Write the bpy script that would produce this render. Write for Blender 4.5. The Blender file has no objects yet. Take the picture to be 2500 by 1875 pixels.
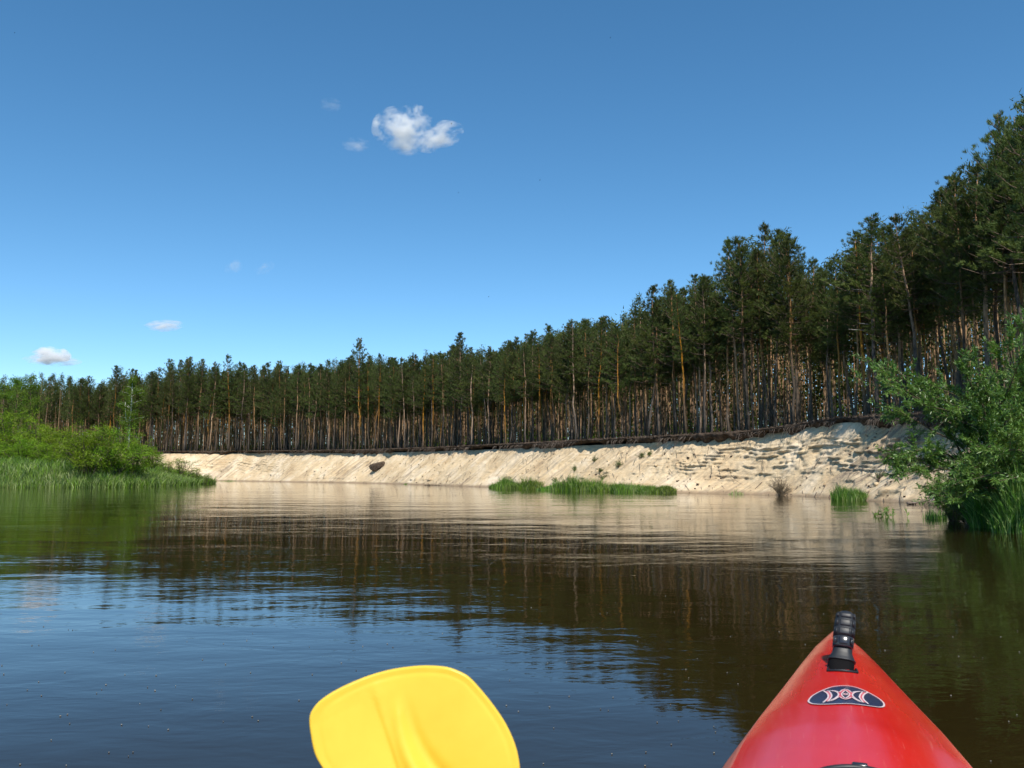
import bpy, math, random
import numpy as np
from mathutils import Vector, Matrix

sc = bpy.context.scene
COL = sc.collection
PI = math.pi
rng = np.random.default_rng(11)
random.seed(11)

# ------------------------------------------------------------------ camera, sky, sun, exposure
F = 2080.0                        # focal length in photograph pixels (2500 wide)
EYE = 1.10                        # eye height of a paddler over the water
PITCH = math.atan(218.5 / F)
cam_d = bpy.data.cameras.new('camera')
cam = bpy.data.objects.new('camera', cam_d)
COL.objects.link(cam)
cam.location = (0, 0, EYE)
cam.rotation_euler = (PI / 2 + PITCH, 0, 0)
cam_d.sensor_width = 36.0
cam_d.lens = 36.0 * F / 2500.0
cam_d.clip_start = 0.05
cam_d.clip_end = 12000
cam_d.dof.use_dof = True
cam_d.dof.focus_distance = 40
cam_d.dof.aperture_fstop = 14
sc.camera = cam

SUN_EL = math.radians(54)
SUN_AZ = math.radians(174)        # from +Y towards +X: behind the camera, to the right
world = bpy.data.worlds.new('World')
sc.world = world
world.use_nodes = True
wn = world.node_tree
for n in list(wn.nodes): wn.nodes.remove(n)
wo = wn.nodes.new('ShaderNodeOutputWorld')
wb = wn.nodes.new('ShaderNodeBackground')
ws = wn.nodes.new('ShaderNodeTexSky')
wh = wn.nodes.new('ShaderNodeHueSaturation')
ws.sky_type = 'NISHITA'
ws.sun_disc = False
ws.sun_elevation = SUN_EL
ws.sun_rotation = SUN_AZ
ws.altitude = 0
ws.air_density = 0.72
ws.dust_density = 0.0
ws.ozone_density = 2.0
wh.inputs['Saturation'].default_value = 1.22
wh.inputs['Hue'].default_value = 0.490
wb.inputs['Strength'].default_value = 0.130
wn.links.new(ws.outputs[0], wh.inputs['Color'])
wn.links.new(wh.outputs[0], wb.inputs[0])
wn.links.new(wb.outputs[0], wo.inputs[0])

sun_d = bpy.data.lights.new('sun', 'SUN')
sun = bpy.data.objects.new('sun', sun_d)
COL.objects.link(sun)
sun_d.energy = 4.4
sun_d.angle = math.radians(0.53)
sun_d.color = (1.0, 0.94, 0.84)
sdir = Vector((math.sin(SUN_AZ) * math.cos(SUN_EL), math.cos(SUN_AZ) * math.cos(SUN_EL), math.sin(SUN_EL)))
sun.rotation_euler = (-sdir).to_track_quat('-Z', 'Y').to_euler()
sun.location = (20, -30, 60)

sc.view_settings.view_transform = 'Standard'
sc.view_settings.look = 'None'
sc.view_settings.exposure = 0.45
sc.view_settings.gamma = 1.0
sc.view_settings.use_curve_mapping = False
sc.render.engine = 'CYCLES'
sc.cycles.max_bounces = 8
sc.cycles.diffuse_bounces = 3
sc.cycles.glossy_bounces = 4
sc.cycles.transmission_bounces = 4
sc.cycles.volume_bounces = 4
sc.cycles.transparent_max_bounces = 8
sc.cycles.use_adaptive_sampling = True
sc.cycles.adaptive_threshold = 0.02
sc.cycles.use_denoising = True

# ------------------------------------------------------------------ helpers
def ray(u, v):
    a = (u - 1250) / F; b = -(v - 937.5) / F
    return np.array([a, math.cos(PITCH) - b * math.sin(PITCH), math.sin(PITCH) + b * math.cos(PITCH)])

def at_z(u, v, z=0.0):            # point of height z seen at photograph pixel (u, v)
    d = ray(u, v); t = (z - EYE) / d[2]
    return np.array([0, 0, EYE]) + d * t

def at_y(u, v, y):                # point at distance y seen at photograph pixel (u, v)
    d = ray(u, v)
    return np.array([0, 0, EYE]) + d * (y / d[1])

def _hash(ix, iy, iz, seed):
    h = (ix.astype(np.int64) * 374761393 + iy.astype(np.int64) * 668265263 + iz.astype(np.int64) * 2147483647 + seed * 974634777) & 0xffffffff
    h = ((h ^ (h >> 13)) * 1274126177) & 0xffffffff
    h = h ^ (h >> 16)
    return (h & 0xffff) / 32767.5 - 1.0

def noise(x, y, z=None, seed=0):
    x = np.asarray(x, float); y = np.asarray(y, float)
    z = np.zeros_like(x) if z is None else np.asarray(z, float)
    x, y, z = np.broadcast_arrays(x, y, z)
    x0 = np.floor(x); y0 = np.floor(y); z0 = np.floor(z)
    fx = x - x0; fy = y - y0; fz = z - z0
    fx = fx * fx * (3 - 2 * fx); fy = fy * fy * (3 - 2 * fy); fz = fz * fz * (3 - 2 * fz)
    r = 0
    for dx in (0, 1):
        for dy in (0, 1):
            for dz in (0, 1):
                w = (fx if dx else 1 - fx) * (fy if dy else 1 - fy) * (fz if dz else 1 - fz)
                r = r + w * _hash(x0 + dx, y0 + dy, z0 + dz, seed)
    return r

def fbm(x, y, z=None, seed=0, octs=4):
    r = 0; a = 1.0; s = 1.0; t = 0
    for k in range(octs):
        r = r + a * noise(np.asarray(x) * s, np.asarray(y) * s, None if z is None else np.asarray(z) * s, seed + k * 17)
        t += a; a *= 0.5; s *= 2.07
    return r / t

def make_mesh(name, verts, faces, smooth=False):
    """verts Nx3, faces: list of int arrays (each MxK)"""
    me = bpy.data.meshes.new(name)
    verts = np.asarray(verts, np.float32).reshape(-1, 3)
    if isinstance(faces, np.ndarray): faces = [faces]
    faces = [np.asarray(f, np.int32) for f in faces if len(f)]
    me.vertices.add(len(verts)); me.vertices.foreach_set('co', verts.ravel())
    loops = np.concatenate([f.ravel() for f in faces])
    counts = np.concatenate([np.full(len(f), f.shape[1], np.int32) for f in faces])
    starts = np.concatenate([[0], np.cumsum(counts)[:-1]]).astype(np.int32)
    me.loops.add(len(loops)); me.loops.foreach_set('vertex_index', loops)
    me.polygons.add(len(counts)); me.polygons.foreach_set('loop_start', starts)
    try: me.polygons.foreach_set('loop_total', counts)
    except Exception: pass
    if smooth: me.polygons.foreach_set('use_smooth', np.ones(len(counts), bool))
    me.update(calc_edges=True)
    me.validate()
    return me

class MB:
    def __init__(s): s.v = []; s.f = {}; s.n = 0
    def add(s, verts, faces):
        verts = np.asarray(verts, float).reshape(-1, 3)
        if isinstance(faces, np.ndarray): faces = [faces]
        for f in faces:
            f = np.asarray(f, int)
            s.f.setdefault(f.shape[1], []).append(f + s.n)
        s.v.append(verts); s.n += len(verts)
    def mesh(s, name, mat, smooth=False):
        fs = [np.concatenate(v) for v in s.f.values()]
        me = make_mesh(name, np.concatenate(s.v), fs, smooth)
        if mat: me.materials.append(mat)
        return me

def link(name, me, parent=None, **props):
    o = bpy.data.objects.new(name, me)
    COL.objects.link(o)
    if parent: o.parent = parent
    for k, v in props.items():
        if v is not None: o[k] = v
    return o

def thing(name, label, cat, loc=(0, 0, 0), rz=0.0, group=None):
    o = link(name, None, label=label, category=cat, group=group)
    o.location = loc; o.rotation_euler = (0, 0, rz)
    o.empty_display_size = 0.2
    return o

def tube(path, radii, sides=6, cap=True):
    path = np.asarray(path, float); n = len(path)
    radii = np.broadcast_to(np.asarray(radii, float), (n,))
    t = np.gradient(path, axis=0); t /= np.linalg.norm(t, axis=1)[:, None] + 1e-9
    ref = np.array([0, 0, 1.0]) if abs(t[0][2]) < .9 else np.array([1.0, 0, 0])
    vs = []
    a = np.cross(t[0], ref); a /= np.linalg.norm(a)
    for i in range(n):
        a = a - t[i] * np.dot(a, t[i]); a /= np.linalg.norm(a) + 1e-9
        b = np.cross(t[i], a)
        ang = np.arange(sides) * 2 * PI / sides
        vs.append(path[i] + radii[i] * (np.cos(ang)[:, None] * a + np.sin(ang)[:, None] * b))
    vs = np.concatenate(vs)
    i = np.arange(n - 1)[:, None] * sides; j = np.arange(sides)[None]; k = (j + 1) % sides
    q = np.stack([i + j, i + k, i + sides + k, i + sides + j], -1).reshape(-1, 4)
    fs = [q]
    if cap and sides >= 3:
        fs.append((np.arange(sides)[::-1])[None].copy())
        fs.append((np.arange(sides) + (n - 1) * sides)[None].copy())
    return vs, fs

def grid_faces(nr, nc, off=0, flip=False):
    i = np.arange(nr - 1)[:, None] * nc; j = np.arange(nc - 1)[None]
    q = np.stack([i + j, i + j + 1, i + nc + j + 1, i + nc + j], -1).reshape(-1, 4) + off
    return q[:, ::-1].copy() if flip else q

def box(c, s, rot=None):
    c = np.array(c, float); s = np.array(s, float) / 2
    v = np.array([[x, y, z] for x in (-1, 1) for y in (-1, 1) for z in (-1, 1)], float) * s
    if rot is not None: v = v @ np.array(rot).T
    f = np.array([[0, 1, 3, 2], [4, 6, 7, 5], [0, 4, 5, 1], [2, 3, 7, 6], [0, 2, 6, 4], [1, 5, 7, 3]])
    return v + c, f

def rvec(n):
    v = rng.normal(size=(n, 3)); return v / np.linalg.norm(v, axis=1)[:, None]

def leaves(mb, pos, dirs, length, width, mode='diamond'):
    """one small face per position, long axis along dirs"""
    n = len(pos)
    d = dirs / (np.linalg.norm(dirs, axis=1)[:, None] + 1e-9)
    s = np.cross(d, rvec(n)); s /= np.linalg.norm(s, axis=1)[:, None] + 1e-9
    L = np.broadcast_to(length, (n,))[:, None]; W = np.broadcast_to(width, (n,))[:, None]
    if mode == 'diamond':
        v = np.stack([pos, pos + d * L * .45 + s * W / 2, pos + d * L, pos + d * L * .45 - s * W / 2], 1).reshape(-1, 3)
        f = np.arange(n * 4).reshape(-1, 4)
    else:
        v = np.stack([pos - s * W / 2, pos + s * W / 2, pos + d * L], 1).reshape(-1, 3)
        f = np.arange(n * 3).reshape(-1, 3)
    mb.add(v, f)

# ------------------------------------------------------------------ materials
def mat(name):
    m = bpy.data.materials.new(name); m.use_nodes = True
    nt = m.node_tree
    for n in list(nt.nodes): nt.nodes.remove(n)
    out = nt.nodes.new('ShaderNodeOutputMaterial')
    return m, nt, out
def N(nt, t, **kw):
    n = nt.nodes.new(t)
    for k, v in kw.items():
        if hasattr(n, k): setattr(n, k, v)
        else: n.inputs[k].default_value = v
    return n
def NOISE(nt, vec, scale, detail=4, rough=.55, dist=0.0):
    n = N(nt, 'ShaderNodeTexNoise'); n.inputs['Scale'].default_value = scale
    n.inputs['Detail'].default_value = detail; n.inputs['Roughness'].default_value = rough
    n.inputs['Distortion'].default_value = dist
    if vec is not None: nt.links.new(vec, n.inputs['Vector'])
    return n
def RAMP(nt, fac, stops, interp='LINEAR'):
    r = N(nt, 'ShaderNodeValToRGB'); cr = r.color_ramp; cr.interpolation = interp
    while len(cr.elements) < len(stops): cr.elements.new(0.5)
    for e, (p, c) in zip(cr.elements, stops):
        e.position = p; e.color = (c, c, c, 1) if not isinstance(c, tuple) else (*c, 1)
    nt.links.new(fac, r.inputs['Fac']); return r
def MIX(nt, fac, a, b, mode='MIX'):
    m = N(nt, 'ShaderNodeMix', data_type='RGBA', blend_type=mode)
    for s, x in ((m.inputs[0], fac), (m.inputs[6], a), (m.inputs[7], b)):
        if isinstance(x, (int, float)): s.default_value = x
        elif isinstance(x, tuple): s.default_value = (*x, 1)
        else: nt.links.new(x, s)
    return m.outputs[2]
def MATH(nt, op, a, b=None, clamp=False):
    m = N(nt, 'ShaderNodeMath', operation=op); m.use_clamp = clamp
    for i, x in enumerate((a, b)):
        if x is None: continue
        if isinstance(x, (int, float)): m.inputs[i].default_value = x
        else: nt.links.new(x, m.inputs[i])
    return m.outputs[0]
def MAPPING(nt, scale=(1, 1, 1), rot=(0, 0, 0), kind='Object'):
    tc = N(nt, 'ShaderNodeTexCoord'); mp = N(nt, 'ShaderNodeMapping')
    nt.links.new(tc.outputs[kind], mp.inputs[0])
    mp.inputs['Scale'].default_value = scale; mp.inputs['Rotation'].default_value = rot
    return mp.outputs[0]
def BUMP(nt, h, strength=1.0, dist=0.01, normal=None):
    b = N(nt, 'ShaderNodeBump'); b.inputs['Strength'].default_value = strength; b.inputs['Distance'].default_value = dist
    nt.links.new(h, b.inputs['Height'])
    if normal is not None: nt.links.new(normal, b.inputs['Normal'])
    return b.outputs[0]
def PRIN(nt, out, col, rough=.7, spec=.5, normal=None, **kw):
    p = N(nt, 'ShaderNodeBsdfPrincipled')
    if isinstance(col, tuple): p.inputs['Base Color'].default_value = (*col, 1)
    else: nt.links.new(col, p.inputs['Base Color'])
    if isinstance(rough, (int, float)): p.inputs['Roughness'].default_value = rough
    else: nt.links.new(rough, p.inputs['Roughness'])
    p.inputs['Specular IOR Level'].default_value = spec
    if normal is not None: nt.links.new(normal, p.inputs['Normal'])
    for k, v in kw.items(): p.inputs[k.replace('_', ' ')].default_value = v
    nt.links.new(p.outputs[0], out.inputs[0]); return p

def foliage(name, c1, c2, c3, scale=1.2, trans=.3, trans_col=None, rough=.5, spec=.35):
    m, nt, out = mat(name)
    tc = N(nt, 'ShaderNodeTexCoord')
    n1 = NOISE(nt, tc.outputs['Object'], scale, 3)
    r1 = RAMP(nt, n1.outputs[0], [(.32, c1), (.5, c2), (.68, c3)])
    oi = N(nt, 'ShaderNodeObjectInfo')
    geo = N(nt, 'ShaderNodeNewGeometry')
    v = MATH(nt, 'ADD', MATH(nt, 'MULTIPLY', geo.outputs['Random Per Island'], .5), MATH(nt, 'MULTIPLY', oi.outputs['Random'], .45))
    hs = N(nt, 'ShaderNodeHueSaturation')
    nt.links.new(r1.outputs[0], hs.inputs['Color'])
    nt.links.new(MATH(nt, 'ADD', v, .55), hs.inputs['Value'])
    nt.links.new(MATH(nt, 'ADD', MATH(nt, 'MULTIPLY', oi.outputs['Random'], .03), .485), hs.inputs['Hue'])
    p = N(nt, 'ShaderNodeBsdfPrincipled'); nt.links.new(hs.outputs[0], p.inputs['Base Color'])
    p.inputs['Roughness'].default_value = rough; p.inputs['Specular IOR Level'].default_value = spec
    t = N(nt, 'ShaderNodeBsdfTranslucent')
    nt.links.new(MIX(nt, 1.0, hs.outputs[0], trans_col or (1, 1, .6), 'MULTIPLY'), t.inputs[0])
    mx = N(nt, 'ShaderNodeMixShader'); mx.inputs[0].default_value = trans
    nt.links.new(p.outputs[0], mx.inputs[1]); nt.links.new(t.outputs[0], mx.inputs[2])
    nt.links.new(mx.outputs[0], out.inputs[0])
    return m

M = {}
M['needles'] = foliage('pine_needles', (.046, .068, .022), (.082, .110, .030), (.132, .158, .040), .8, .34, (1, 1, .5), .65, .2)
M['needles_far'] = M['needles']
M['willow'] = foliage('willow_leaves', (.10, .175, .012), (.155, .26, .018), (.25, .35, .03), .8, .4, (1, 1, .4), .6, .15)
M['willow_near'] = foliage('willow_leaves_near', (.06, .115, .024), (.10, .175, .032), (.16, .24, .05), 1.6, .35, (1, 1, .5), .4, .5)
M['birch_leaf'] = foliage('birch_leaves', (.07, .14, .014), (.11, .20, .02), (.17, .26, .03), 1.0, .4, (1, 1, .5), .6, .15)
M['grass'] = foliage('grass_blades', (.11, .22, .022), (.17, .32, .036), (.27, .39, .07), .5, .45, (1, 1, .5), .6, .15)
M['pale_grass'] = foliage('pale_grass_blades', (.18, .27, .08), (.28, .37, .12), (.40, .45, .20), .7, .4, (1, 1, .6))
M['dark_grass'] = foliage('dark_grass_blades', (.035, .085, .02), (.06, .13, .028), (.09, .16, .04), .6, .3)
M['reed'] = foliage('reed_blades', (.07, .17, .018), (.115, .24, .026), (.19, .31, .04), 1.5, .35, (1, 1, .5), .4, .5)
M['dry_twig'] = foliage('dry_twigs', (.07, .05, .032), (.12, .09, .06), (.17, .14, .10), 2, .1)

def bark_mat():
    m, nt, out = mat('pine_bark')
    tc = N(nt, 'ShaderNodeTexCoord'); sep = N(nt, 'ShaderNodeSeparateXYZ')
    nt.links.new(tc.outputs['Object'], sep.inputs[0])
    oi = N(nt, 'ShaderNodeObjectInfo')
    mp = N(nt, 'ShaderNodeMapping'); mp.inputs['Scale'].default_value = (9, 9, 2.2); nt.links.new(tc.outputs['Object'], mp.inputs[0])
    n = NOISE(nt, mp.outputs[0], 1.6, 5, .65)
    zz = MATH(nt, 'ADD', sep.outputs[2], MATH(nt, 'MULTIPLY', MATH(nt, 'SUBTRACT', n.outputs[0], .5), 2.4))
    zz = MATH(nt, 'ADD', zz, MATH(nt, 'MULTIPLY', MATH(nt, 'SUBTRACT', oi.outputs['Random'], .5), 3.5))
    mq = N(nt, 'ShaderNodeMapping'); mq.inputs['Scale'].default_value = (1, 1, 0); nt.links.new(tc.outputs['Object'], mq.inputs[0])
    nq = NOISE(nt, mq.outputs[0], .9, 2, .6)
    zz = MATH(nt, 'ADD', zz, MATH(nt, 'MULTIPLY', MATH(nt, 'SUBTRACT', nq.outputs[0], .5), 5.0))
    f = MATH(nt, 'DIVIDE', zz, 10.0)
    r = RAMP(nt, f, [(.0, (.105, .082, .060)), (.24, (.14, .10, .068)), (.38, (.30, .155, .050)), (.62, (.44, .215, .045)), (.9, (.38, .19, .055))])
    dk = RAMP(nt, n.outputs[0], [(.35, .42), (.6, 1.0)])
    c = MIX(nt, 1.0, r.outputs[0], dk.outputs[0], 'MULTIPLY')
    hs = N(nt, 'ShaderNodeHueSaturation'); nt.links.new(c, hs.inputs['Color'])
    nt.links.new(MATH(nt, 'ADD', MATH(nt, 'MULTIPLY', oi.outputs['Random'], .6), .7), hs.inputs['Value'])
    nt.links.new(MATH(nt, 'ADD', MATH(nt, 'MULTIPLY', MATH(nt, 'FRACT', MATH(nt, 'MULTIPLY', oi.outputs['Random'], 7.3)), .5), .6), hs.inputs['Saturation'])
    PRIN(nt, out, hs.outputs[0], .85, .2, BUMP(nt, n.outputs[0], .8, .03))
    return m
M['bark'] = bark_mat()
def simple(name, c1, c2, scale=8, rough=.8, spec=.3, bump=.3, dist=.01, **kw):
    m, nt, out = mat(name); v = MAPPING(nt)
    n = NOISE(nt, v, scale, 5, .6)
    r = RAMP(nt, n.outputs[0], [(.3, c1), (.7, c2)])
    PRIN(nt, out, r.outputs[0], rough, spec, BUMP(nt, n.outputs[0], bump, dist), **kw)
    return m
M['wood'] = simple('grey_branch_wood', (.08, .055, .04), (.17, .12, .08))
M['pale_wood'] = simple('bleached_dead_wood', (.24, .21, .18), (.40, .36, .31))
M['willow_bark'] = simple('willow_bark', (.06, .048, .03), (.15, .12, .075), 20)
M['root'] = simple('root_wood', (.06, .045, .035), (.20, .16, .13), 6)
M['soil'] = simple('dark_turf_soil', (.028, .020, .014), (.12, .085, .062), 5, .95, .1, .8, .06)
M['litter'] = simple('forest_litter', (.020, .020, .010), (.045, .040, .020), 1.4, .95, .1, .6, .04)
M['meadow'] = simple('meadow_earth', (.04, .07, .018), (.08, .12, .03), 1.5, .95, .1, .6, .05)
M['riverbed'] = simple('riverbed_sand', (.10, .08, .05), (.16, .13, .08), .3, .95, .1)

def birch_bark():
    m, nt, out = mat('birch_bark'); v = MAPPING(nt, (2.5, 2.5, 9))
    n = NOISE(nt, v, 1.5, 4, .6)
    r = RAMP(nt, n.outputs[0], [(.36, (.08, .07, .06)), (.45, (.62, .60, .55)), (.8, (.78, .76, .70))])
    PRIN(nt, out, r.outputs[0], .6, .3); return m
M['birch_bark'] = birch_bark()

def sand_mat():
    m, nt, out = mat('river_bank_sand')
    v = MAPPING(nt)
    geo = N(nt, 'ShaderNodeNewGeometry'); sep = N(nt, 'ShaderNodeSeparateXYZ')
    nt.links.new(geo.outputs['Position'], sep.inputs[0])
    # big tone variation, white leached sand against yellow sand
    n1 = NOISE(nt, v, .45, 5, .6)
    c = RAMP(nt, n1.outputs[0], [(.3, (.50, .37, .225)), (.5, (.60, .475, .31)), (.7, (.72, .61, .46))]).outputs[0]
    # thin strata, slightly wavy
    vs = MAPPING(nt, (.16, .16, 3.2))
    ns = NOISE(nt, vs, 1.8, 5, .65)
    c = MIX(nt, .7, c, RAMP(nt, ns.outputs[0], [(.3, (.72, .6, .46)), (.42, (1.0, .97, .92)), (.62, (1.04, 1.0, .96)), (.72, (.92, .76, .56))]).outputs[0], 'MULTIPLY')
    # streaks of slid dark litter, painted stronger to stand in for gully shading
    at = N(nt, 'ShaderNodeAttribute', attribute_name='slope_uv')
    mp = N(nt, 'ShaderNodeMapping'); mp.inputs['Scale'].default_value = (2.6, .34, 1); nt.links.new(at.outputs['Vector'], mp.inputs[0])
    nk = NOISE(nt, mp.outputs[0], 1.0, 6, .7, .4)
    mp2 = N(nt, 'ShaderNodeMapping'); mp2.inputs['Scale'].default_value = (.12, .35, 1); nt.links.new(at.outputs['Vector'], mp2.inputs[0])
    nk2 = NOISE(nt, mp2.outputs[0], 1.0, 3, .5)
    f = MATH(nt, 'MULTIPLY', RAMP(nt, nk.outputs[0], [(.47, 0.0), (.64, 1.0)]).outputs[0], RAMP(nt, nk2.outputs[0], [(.42, .1), (.62, 1.0)]).outputs[0])
    c = MIX(nt, f, c, (.24, .185, .135))
    # specks
    n3 = NOISE(nt, v, 7, 4, .7)
    f3 = RAMP(nt, n3.outputs[0], [(.60, 0.0), (.72, .75)]).outputs[0]
    c = MIX(nt, f3, c, (.26, .20, .15))
    # wet foot of the slope
    n4 = NOISE(nt, v, .8, 4, .6)
    wz = MATH(nt, 'ADD', sep.outputs[2], MATH(nt, 'MULTIPLY', MATH(nt, 'SUBTRACT', n4.outputs[0], .5), .35))
    wet = RAMP(nt, wz, [(.06, 1.0), (.22, 0.0)]).outputs[0]
    c = MIX(nt, MATH(nt, 'MULTIPLY', wet, .85), c, (.25, .18, .115))
    nb = NOISE(nt, v, 3.5, 8, .68)
    b = BUMP(nt, nb.outputs[0], .9, .10)
    b = BUMP(nt, ns.outputs[0], .5, .06, b)
    PRIN(nt, out, c, .93, .15, b)
    return m
M['sand'] = sand_mat()

def water_mat():
    m, nt, out = mat('river_water')
    tc = N(nt, 'ShaderNodeTexCoord')
    def mp(sx, sy, rot=0.0):
        q = N(nt, 'ShaderNodeMapping'); q.inputs['Scale'].default_value = (sx, sy, 1); q.inputs['Rotation'].default_value = (0, 0, rot)
        nt.links.new(tc.outputs['Object'], q.inputs[0]); return q.outputs[0]
    swell = NOISE(nt, mp(.35, .62, .25), 1.0, 2, .5)
    mid = NOISE(nt, mp(2.0, 4.2, -.15), 1.0, 3, .55, .3)
    fine = NOISE(nt, mp(8.0, 15.0, .12), 1.0, 3, .6, .4)
    patch = NOISE(nt, mp(.035, .16, .1), 1.0, 4, .6)
    pr = RAMP(nt, patch.outputs[0], [(.40, .16), (.50, .42), (.62, 1.0)]).outputs[0]
    b = BUMP(nt, swell.outputs[0], 1.0, .019)
    b = BUMP(nt, MATH(nt, 'MULTIPLY', mid.outputs[0], MATH(nt, 'ADD', MATH(nt, 'MULTIPLY', pr, .7), .3)), 1.0, .0062, b)
    b = BUMP(nt, MATH(nt, 'MULTIPLY', fine.outputs[0], pr), 1.0, .0017, b)
    p = PRIN(nt, out, (.017, .0115, .003), .02, .5, b)
    p.inputs['IOR'].default_value = 1.333
    return m
M['water'] = water_mat()

def red_plastic():
    m, nt, out = mat('red_kayak_plastic'); v = MAPPING(nt)
    n = NOISE(nt, v, 3, 6, .7)
    vs = MAPPING(nt, (14, 1.2, 6)); ns = NOISE(nt, vs, 5, 6, .75, .05)
    n5 = NOISE(nt, v, 60, 3, .6)
    c = RAMP(nt, n.outputs[0], [(.3, (.50, .012, .009)), (.7, (.58, .020, .013))]).outputs[0]
    scr = RAMP(nt, ns.outputs[0], [(.57, 0.0), (.68, .22)]).outputs[0]
    c = MIX(nt, scr, c, (.60, .12, .08))
    at = N(nt, 'ShaderNodeAttribute', attribute_name='side_wear')
    c = MIX(nt, MATH(nt, 'MULTIPLY', at.outputs['Fac'], MATH(nt, 'ADD', MATH(nt, 'MULTIPLY', n.outputs[0], .5), .42)), c, (.60, .20, .12))
    sp = RAMP(nt, n5.outputs[0], [(.70, 0.0), (.76, .35)]).outputs[0]
    c = MIX(nt, sp, c, (.6, .3, .22))
    for sx_, sy_, rz_ in ((90, 3, .25), (70, 2.5, -.12)):
        vv = MAPPING(nt, (sx_, sy_, sy_), (0, 0, rz_)); nn_ = NOISE(nt, vv, 1.0, 2, .5)
        c = MIX(nt, RAMP(nt, nn_.outputs[0], [(.71, 0.0), (.76, .2)]).outputs[0], c, (.68, .27, .22))
    ro = MATH(nt, 'ADD', MATH(nt, 'MULTIPLY', ns.outputs[0], .22), .07)
    ro = MATH(nt, 'ADD', ro, MATH(nt, 'MULTIPLY', at.outputs['Fac'], .25))
    p = PRIN(nt, out, c, ro, .62, BUMP(nt, n.outputs[0], .10, .004))
    return m
M['red'] = red_plastic()
def plain(name, c, rough, spec=.5, bump=0.0, **kw):
    m, nt, out = mat(name); v = MAPPING(nt); n = NOISE(nt, v, 40, 4, .6)
    cc = MIX(nt, n.outputs[0], tuple(x * .8 for x in c), tuple(min(1, x * 1.15) for x in c))
    PRIN(nt, out, cc, rough, spec, BUMP(nt, n.outputs[0], bump, .002) if bump else None, **kw); return m
M['black'] = plain('black_rubber', (.016, .018, .022), .48, .4, .3)
M['black_gloss'] = plain('black_smooth_plastic', (.020, .022, .028), .22, .6)
M['black_matt'] = plain('black_plastic_and_cavity_shade', (.005, .0045, .005), .8, .1)  # black plastic, also paints the shade of neck hollow and deck recess
M['purple_black'] = plain('dark_webbing', (.035, .022, .045), .8, .2)
M['navy'] = plain('navy_decal_print', (.028, .034, .075), .2, .5)
M['decal_white'] = plain('white_decal_print', (.68, .54, .54), .3, .4)
M['decal_red'] = plain('red_decal_print', (.60, .05, .08), .3, .4)
def yellow_plastic():
    m, nt, out = mat('yellow_blade_plastic'); v = MAPPING(nt); n = NOISE(nt, v, 14, 4, .6)
    c = RAMP(nt, n.outputs[0], [(.3, (.71, .46, .030)), (.7, (.76, .51, .04))]).outputs[0]
    PRIN(nt, out, c, .34, .45, BUMP(nt, n.outputs[0], .15, .004), Subsurface_Weight=.0)
    return m
M['yellow'] = yellow_plastic()
M['shaft'] = plain('grey_paddle_shaft', (.10, .10, .105), .3, .5)

# ------------------------------------------------------------------ the river bank curve
# stations: (u, v of waterline, v of lip) read off the photograph, then offsets; near ones straight in metres
ST = []
for u, v, vl, off in [(395, 1174, 1102, 3.2), (550, 1174.3, 1102, 3.2), (700, 1176.6, 1101, 3.1), (884, 1179.5, 1098, 3.0),
                      (1010, 1183, 1094, 2.9), (1150, 1188, 1088, 2.8), (1300, 1192.5, 1080, 2.8), (1470, 1198, 1072, 2.8),
                      (1645, 1203, 1063, 2.8), (1800, 1206, 1052, 2.7), (1917, 1209.5, 1031, 2.7), (2018, 1214.5, 1025, 2.7),
                      (2134, 1222.5, 1020, 2.7), (2260, 1230, 1016, 2.8)]:
    w = at_z(u, v)
    zl = at_y(u, vl, w[1] + off * .8)[2]
    ST.append([w[0], w[1], off, zl])
ST = [[-230, 165, 3.5, 4.6], [-150, 150, 3.3, 4.5], [-95, 138, 3.2, 4.5]] + ST + \
     [[13.4, 26.5, 3.4, 3.1], [11.0, 21.8, 4.6, 2.6], [9.6, 17.4, 5.6, 2.2], [9.5, 14, 5.8, 2.0], [10, 6, 5.8, 2.0], [11, -10, 6, 2.0], [12, -60, 6, 2.0], [12, -160, 6, 2.0]]
ST = np.array(ST, float)
def catmull(P, n):
    P = np.asarray(P, float); out = []
    Q = np.vstack([2 * P[0] - P[1], P, 2 * P[-1] - P[-2]])
    for i in range(1, len(Q) - 2):
        t = np.linspace(0, 1, n, endpoint=False)[:, None]
        a, b, c, d = Q[i - 1], Q[i], Q[i + 1], Q[i + 2]
        out.append(.5 * ((2 * b) + (-a + c) * t + (2 * a - 5 * b + 4 * c - d) * t ** 2 + (-a + 3 * b - 3 * c + d) * t ** 3))
    return np.vstack(out + [P[-1][None]])
cv = catmull(ST, 40)
seg = np.linalg.norm(np.diff(cv[:, :2], axis=0), axis=1)
arc = np.concatenate([[0], np.cumsum(seg)])
# resample, fine where the camera sees it close
ds = []
s = 0.0
S = [0.0]
while s < arc[-1]:
    x = np.interp(s, arc, cv[:, 0]); y = np.interp(s, arc, cv[:, 1])
    d = math.hypot(x, y)
    step = max(.07, d / 600.0) if (y > 20 and x > -70) else 1.0
    s += step; S.append(min(s, arc[-1]))
S = np.array(S)
W = np.stack([np.interp(S, arc, cv[:, k]) for k in range(4)], 1)
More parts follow.
